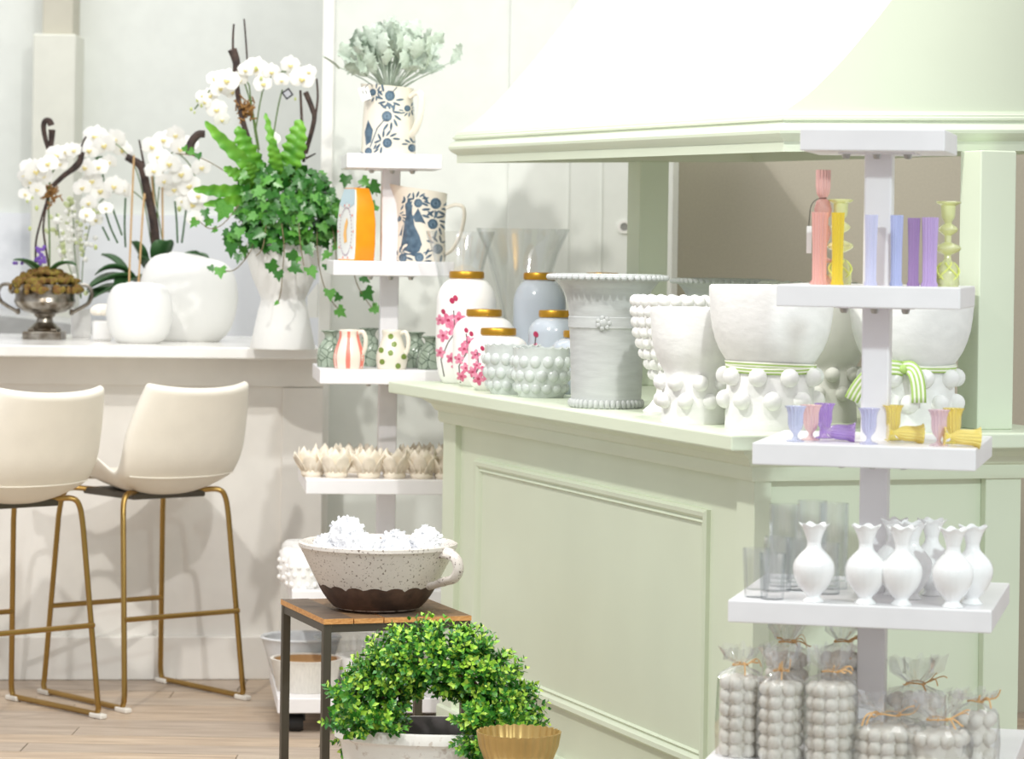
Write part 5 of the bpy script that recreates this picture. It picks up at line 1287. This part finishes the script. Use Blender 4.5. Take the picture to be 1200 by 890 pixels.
rn = Vector((at(120, 360, 9.72).x, 9.72, BT)); kr = 9.72 / FPX
rs = thing('ranunculus', 'small cream bloom in a low pot, tucked left of the small white vase', 'flower', rn)
MB().lathe([(0, 0), (9, 0), (12, 3), (12, 22), (10, 24), (0, 20)], 24, k=kr).build('pot', M_wcer, rs)
fl_ = MB()
for ring, (n, el, r_) in enumerate(((4, 1.2, 5), (6, 0.9, 9), (8, 0.55, 13), (9, 0.15, 16))):
    for i in range(n):
        th = 2 * PI * (i + 0.4 * ring) / n; c_ = Vector((math.cos(th) * r_ * 0.5, math.sin(th) * r_ * 0.5, 34 + 8 * math.sin(el))) * kr
        fl_.ball(c_, (r_ * .45 * kr, r_ * .45 * kr, r_ * .35 * kr), 7, 5)
fl_.build('bloom', mat('cream_bloom', (248, 240, 226), 0.6), rs)

# --- planter with fern, ivy and orchid
p, k = stand(331, 410, BT, 34)
pb = thing('ivy_planter', 'white footed planter at the bar end overflowing with ivy, fern and orchid', 'planter', p)
MB().lathe([(0, 0), (37.5, 0), (38, 2), (33, 26), (28.5, 48), (26, 56), (26, 59), (29, 66), (37, 84), (43, 104), (44.5, 122), (42, 126), (38, 122), (36, 105), (0, 80)], 56, k=k).build('bowl', M_matte, pb)
Yp = p.y
# fern fronds: (base px,py) -> tip px,py, depth offset, width px
def frond(b, t, dy, wd, bow, wav):
    P0 = at(b[0], b[1], Yp) - p; P1 = at(t[0], t[1], Yp + dy) - p; n = 37; vs = []
    mid = (P0 + P1) / 2 + Vector((bow * k, -0.03, abs(bow) * 0.3 * k))
    ax = (P1 - P0).normalized(); sd = Vector((-ax.z, 0.25, ax.x)).normalized()
    for i in range(n):
        f = i / (n - 1); c_ = P0 * (1 - f) ** 2 + mid * 2 * f * (1 - f) + P1 * f * f
        ww = 0.78 * wd * k * (0.25 + 0.95 * math.sin(min(1.0, 0.1 + 0.9 * f) * PI) ** 0.7) * (1 if i < n - 1 else 0.1)
        wz = 0.45 * wav * math.sin(i * 1.25) * ww
        for u in (-1, -0.5, 0, 0.5, 1):
            vs.append(c_ + sd * u * ww * (1 + 0.22 * wav * math.cos(i * 1.25 + u * 1.5)) + Vector((0, -abs(u) * ww * 0.3 + wz * u, 0)))
    MB().grid(vs, 5, n).build('fern_frond', M_fern, pb, angle=180)
for a in (((316, 222), (278, 148), -.02, 13, -6, 1), ((322, 222), (240, 142), -.05, 9, -8, .5), ((318, 225), (282, 165), .03, 14, -10, 1), ((326, 222), (311, 132), .06, 6, 4, 1.4), ((330, 215), (352, 140), -.03, 15, 8, .7), ((318, 228), (226, 222), -.08, 9, 0, .6), ((312, 232), (238, 240), -.1, 7, 0, .6), ((326, 220), (318, 162), -.08, 9, 3, .5), ((322, 226), (262, 196), -.06, 9, -8, .8), ((316, 224), (290, 190), -.12, 9, -4, .6)):
    frond(*a)
def ivy_leaf_mesh(material):
    out = [(0, 0), (0.34, -0.16), (0.52, 0.16), (0.36, 0.30), (0.46, 0.56), (0.22, 0.56), (0, 1.0), (-0.22, 0.56), (-0.46, 0.56), (-0.36, 0.30), (-0.52, 0.16), (-0.34, -0.16)]
    vs = [(0, 0.34, -0.05)] + [(x, y, 0.12 * abs(x) - 0.14 * y * y) for x, y in out]
    return MB().add(vs, [(0, 1 + i, 1 + (i + 1) % len(out)) for i in range(len(out))]).mesh('ivy_leaf', material, angle=180)
im = [ivy_leaf_mesh(M_ivy), ivy_leaf_mesh(M_ivy2), ivy_leaf_mesh(M_ivy)]
def leaf_at(px, py, dy, s, down=0.6):
    w_ = at(px, py, Yp + dy) - p
    n = Vector((R.uniform(-.6, .6), -1, R.uniform(-.1, .9))).normalized()
    rot = n.to_track_quat('Z', 'Y') @ Matrix.Rotation(PI + R.uniform(-1.1, 1.1), 3, 'Z').to_quaternion()
    place('ivy_leaf', R.choice(im), pb, w_, rot, s * k)
for i in range(285):      # the leafy dome
    th = R.random() * 2 * PI; q = math.sqrt(R.random())
    wob = 1 + 0.16 * math.sin(3 * th + 1) + 0.10 * math.sin(5 * th)
    x = 337 + 70 * wob * q * math.cos(th); y_ = 248 + 56 * wob * q * math.sin(th)
    dep = -0.17 * math.sqrt(max(0, 1 - q * q)) + R.uniform(-0.01, 0.03)
    leaf_at(x, y_, dep, R.uniform(10, 16))
fill = MB()
for i in range(420):
    th = R.random() * 2 * PI; q = math.sqrt(R.random()) * 0.97
    w_ = at(338 + 62 * q * math.cos(th), 242 + 48 * q * math.sin(th), Yp + R.uniform(-0.1, 0.1) * math.sqrt(1 - q * q)) - p
    a = Vector((R.uniform(-1, 1), R.uniform(-1, 0.2), R.uniform(-1, 1))).normalized() * 8 * k; b = a.orthogonal().normalized() * 6 * k
    fill.add([w_ - a, w_ + b, w_ + a, w_ - b], [(0, 1, 2, 3)])
stuff(fill.build('inner_foliage', M_ivy, pb, angle=180))
vines = [[(330, 262, -.16), (333, 290, -.19), (331, 320, -.19), (329, 342, -.19), (326, 354, -.18)], [(372, 262, -.12), (372, 296, -.16), (378, 330, -.17), (388, 352, -.17), (398, 364, -.16)], [(404, 250, -.02), (412, 300, .0), (418, 332, .0), (432, 356, .0), (440, 366, .0)],
         [(296, 262, -.12), (296, 288, -.15), (284, 308, -.15), (270, 318, -.14), (248, 314, -.13)], [(280, 240, -.1), (262, 262, -.12), (246, 268, -.12), (232, 258, -.11)], [(350, 262, -.16), (352, 286, -.19), (356, 312, -.19)], [(385, 250, -.08), (392, 280, -.12), (394, 305, -.12)],
         [(400, 236, -.02), (416, 222, .0), (434, 216, .02), (442, 230, .02)], [(312, 262, -.15), (308, 290, -.18), (300, 300, -.18)]]
for vn in vines:
    MB().tube(smooth_path([at(a, b, Yp + c_) - p for a, b, c_ in vn], 5), 0.0016, 5).build('vine', M_vine, pb)
for (a, b, c_, s) in ((316, 308, -.19, 18), (326, 318, -.2, 13), (341, 312, -.2, 17), (340, 296, -.2, 15), (318, 288, -.18, 14), (326, 354, -.19, 7), (362, 314, -.17, 17), (382, 310, -.17, 13), (386, 296, -.16, 14), (386, 340, -.17, 16), (398, 346, -.17, 11), (396, 362, -.17, 15), (360, 288, -.17, 16), (376, 262, -.14, 16),
                      (425, 324, 0, 13), (428, 340, 0, 19), (436, 360, 0, 15), (434, 216, .01, 18), (424, 210, .01, 14), (440, 240, .02, 15), (412, 188, .04, 17), (406, 206, .02, 16), (404, 236, 0, 14), (406, 316, 0, 10),
                      (272, 286, -.15, 18), (294, 274, -.16, 20), (280, 298, -.15, 12), (258, 314, -.14, 16), (246, 312, -.14, 9), (266, 240, -.1, 24), (246, 256, -.12, 13), (230, 258, -.12, 12), (240, 246, -.12, 12), (232, 180, -.05, 10), (222, 176, -.05, 10), (216, 172, -.05, 9), (254, 268, -.12, 9), (350, 300, -.19, 13), (308, 272, -.17, 15), (390, 270, -.1, 14), (396, 286, -.12, 12)):
    leaf_at(a, b, c_, s)
MB().tube(smooth_path([at(a, b, Yp + c_) - p for a, b, c_ in ((290, 222, -.02), (262, 200, -.05), (232, 184, -.05), (206, 180, -.05))], 5), 0.0016, 5).build('vine', M_vine, pb)
# orchid and driftwood rising behind the fern
Yo = Yp + 0.06
for pts, e in (([(300, 190), (284, 140), (278, 104), (276, 88)], (0.009, 0.008)), ([(276, 92), (277, 74), (272, 58)], (0.010, 0.015)), ([(273, 62), (273, 44), (274, 28)], (0.004, 0.003)), ([(290, 76), (288, 46), (286, 22)], (0.003, 0.0025)), ([(356, 190), (354, 150), (352, 106)], (0.005, 0.004)), ([(358, 180), (368, 142), (366, 128), (358, 108)], (0.007, 0.009)), ([(352, 184), (364, 160), (372, 120), (371, 92)], (0.005, 0.003)), ([(355, 186), (354, 170)], (0.01, 0.008)), ([(358, 186), (370, 180)], (0.004, 0.002)), ([(222, 182), (224, 168), (232, 158), (240, 157)], (0.014, 0.012))):
    stem_at(pb, p, Yo, pts, 0.004, M_bark, 'driftwood', ends=e, seg=7)
for pts in ([(304, 176), (296, 130), (286, 95)], [(321, 155), (326, 125), (331, 105)], [(305, 190), (298, 150), (292, 100)], [(292, 100), (280, 84), (262, 88), (244, 108), (228, 128)], [(300, 150), (310, 100), (330, 84), (352, 90)]):
    stem_at(pb, p, Yo, pts, 0.0025, M_stemg, 'stem')
hk = MB()
for i in range(70):
    q = at(288 + rr.gauss(0, 5), 130 + rr.gauss(0, 6), Yo + rr.uniform(-.015, .015)) - p; e = Vector((rr.uniform(-1, 1), rr.uniform(-1, 1), rr.uniform(-1, 1))).normalized() * 0.013
    hk.tube([q - e, q + e], 0.0025, 5)
stuff(hk.build('husk_tie', M_husk, pb))
flowers_at(pb, p, Yo - 0.03, [(266, 94, 15), (258, 104, 12), (252, 92, 11), (280, 94, 11), (300, 80, 15), (308, 98, 12), (318, 84, 11), (340, 76, 12), (354, 92, 15), (346, 86, 11), (254, 128, 13), (246, 112, 10), (260, 140, 10), (240, 120, 8), (236, 112, 7), (288, 82, 10), (320, 162, 9), (362, 84, 9), (330, 94, 9), (272, 108, 9)], k)
buds_at(pb, p, Yo - 0.03, [(300, 80, 4), (224, 128, 3.5), (236, 124, 3.5), (228, 132, 2.5), (231, 118, 3), (346, 116, 3), (306, 92, 4)], k)
tgp = at(337, 110, Yo - 0.05) - p
tg_ = MB().box((-5.2 * k, -0.0008, -5.2 * k), (5.2 * k, 0.0008, 5.2 * k)).box((-3.4 * k, -0.0014, -3.4 * k), (3.4 * k, -0.0008, 3.4 * k), 1).xf(Matrix.Rotation(PI / 4 + 0.15, 4, 'Y'))
tg_.build('plant_tag', [M_ink, mat('tag_grey', (176, 178, 184), 0.6)], pb, tgp, smooth=False)
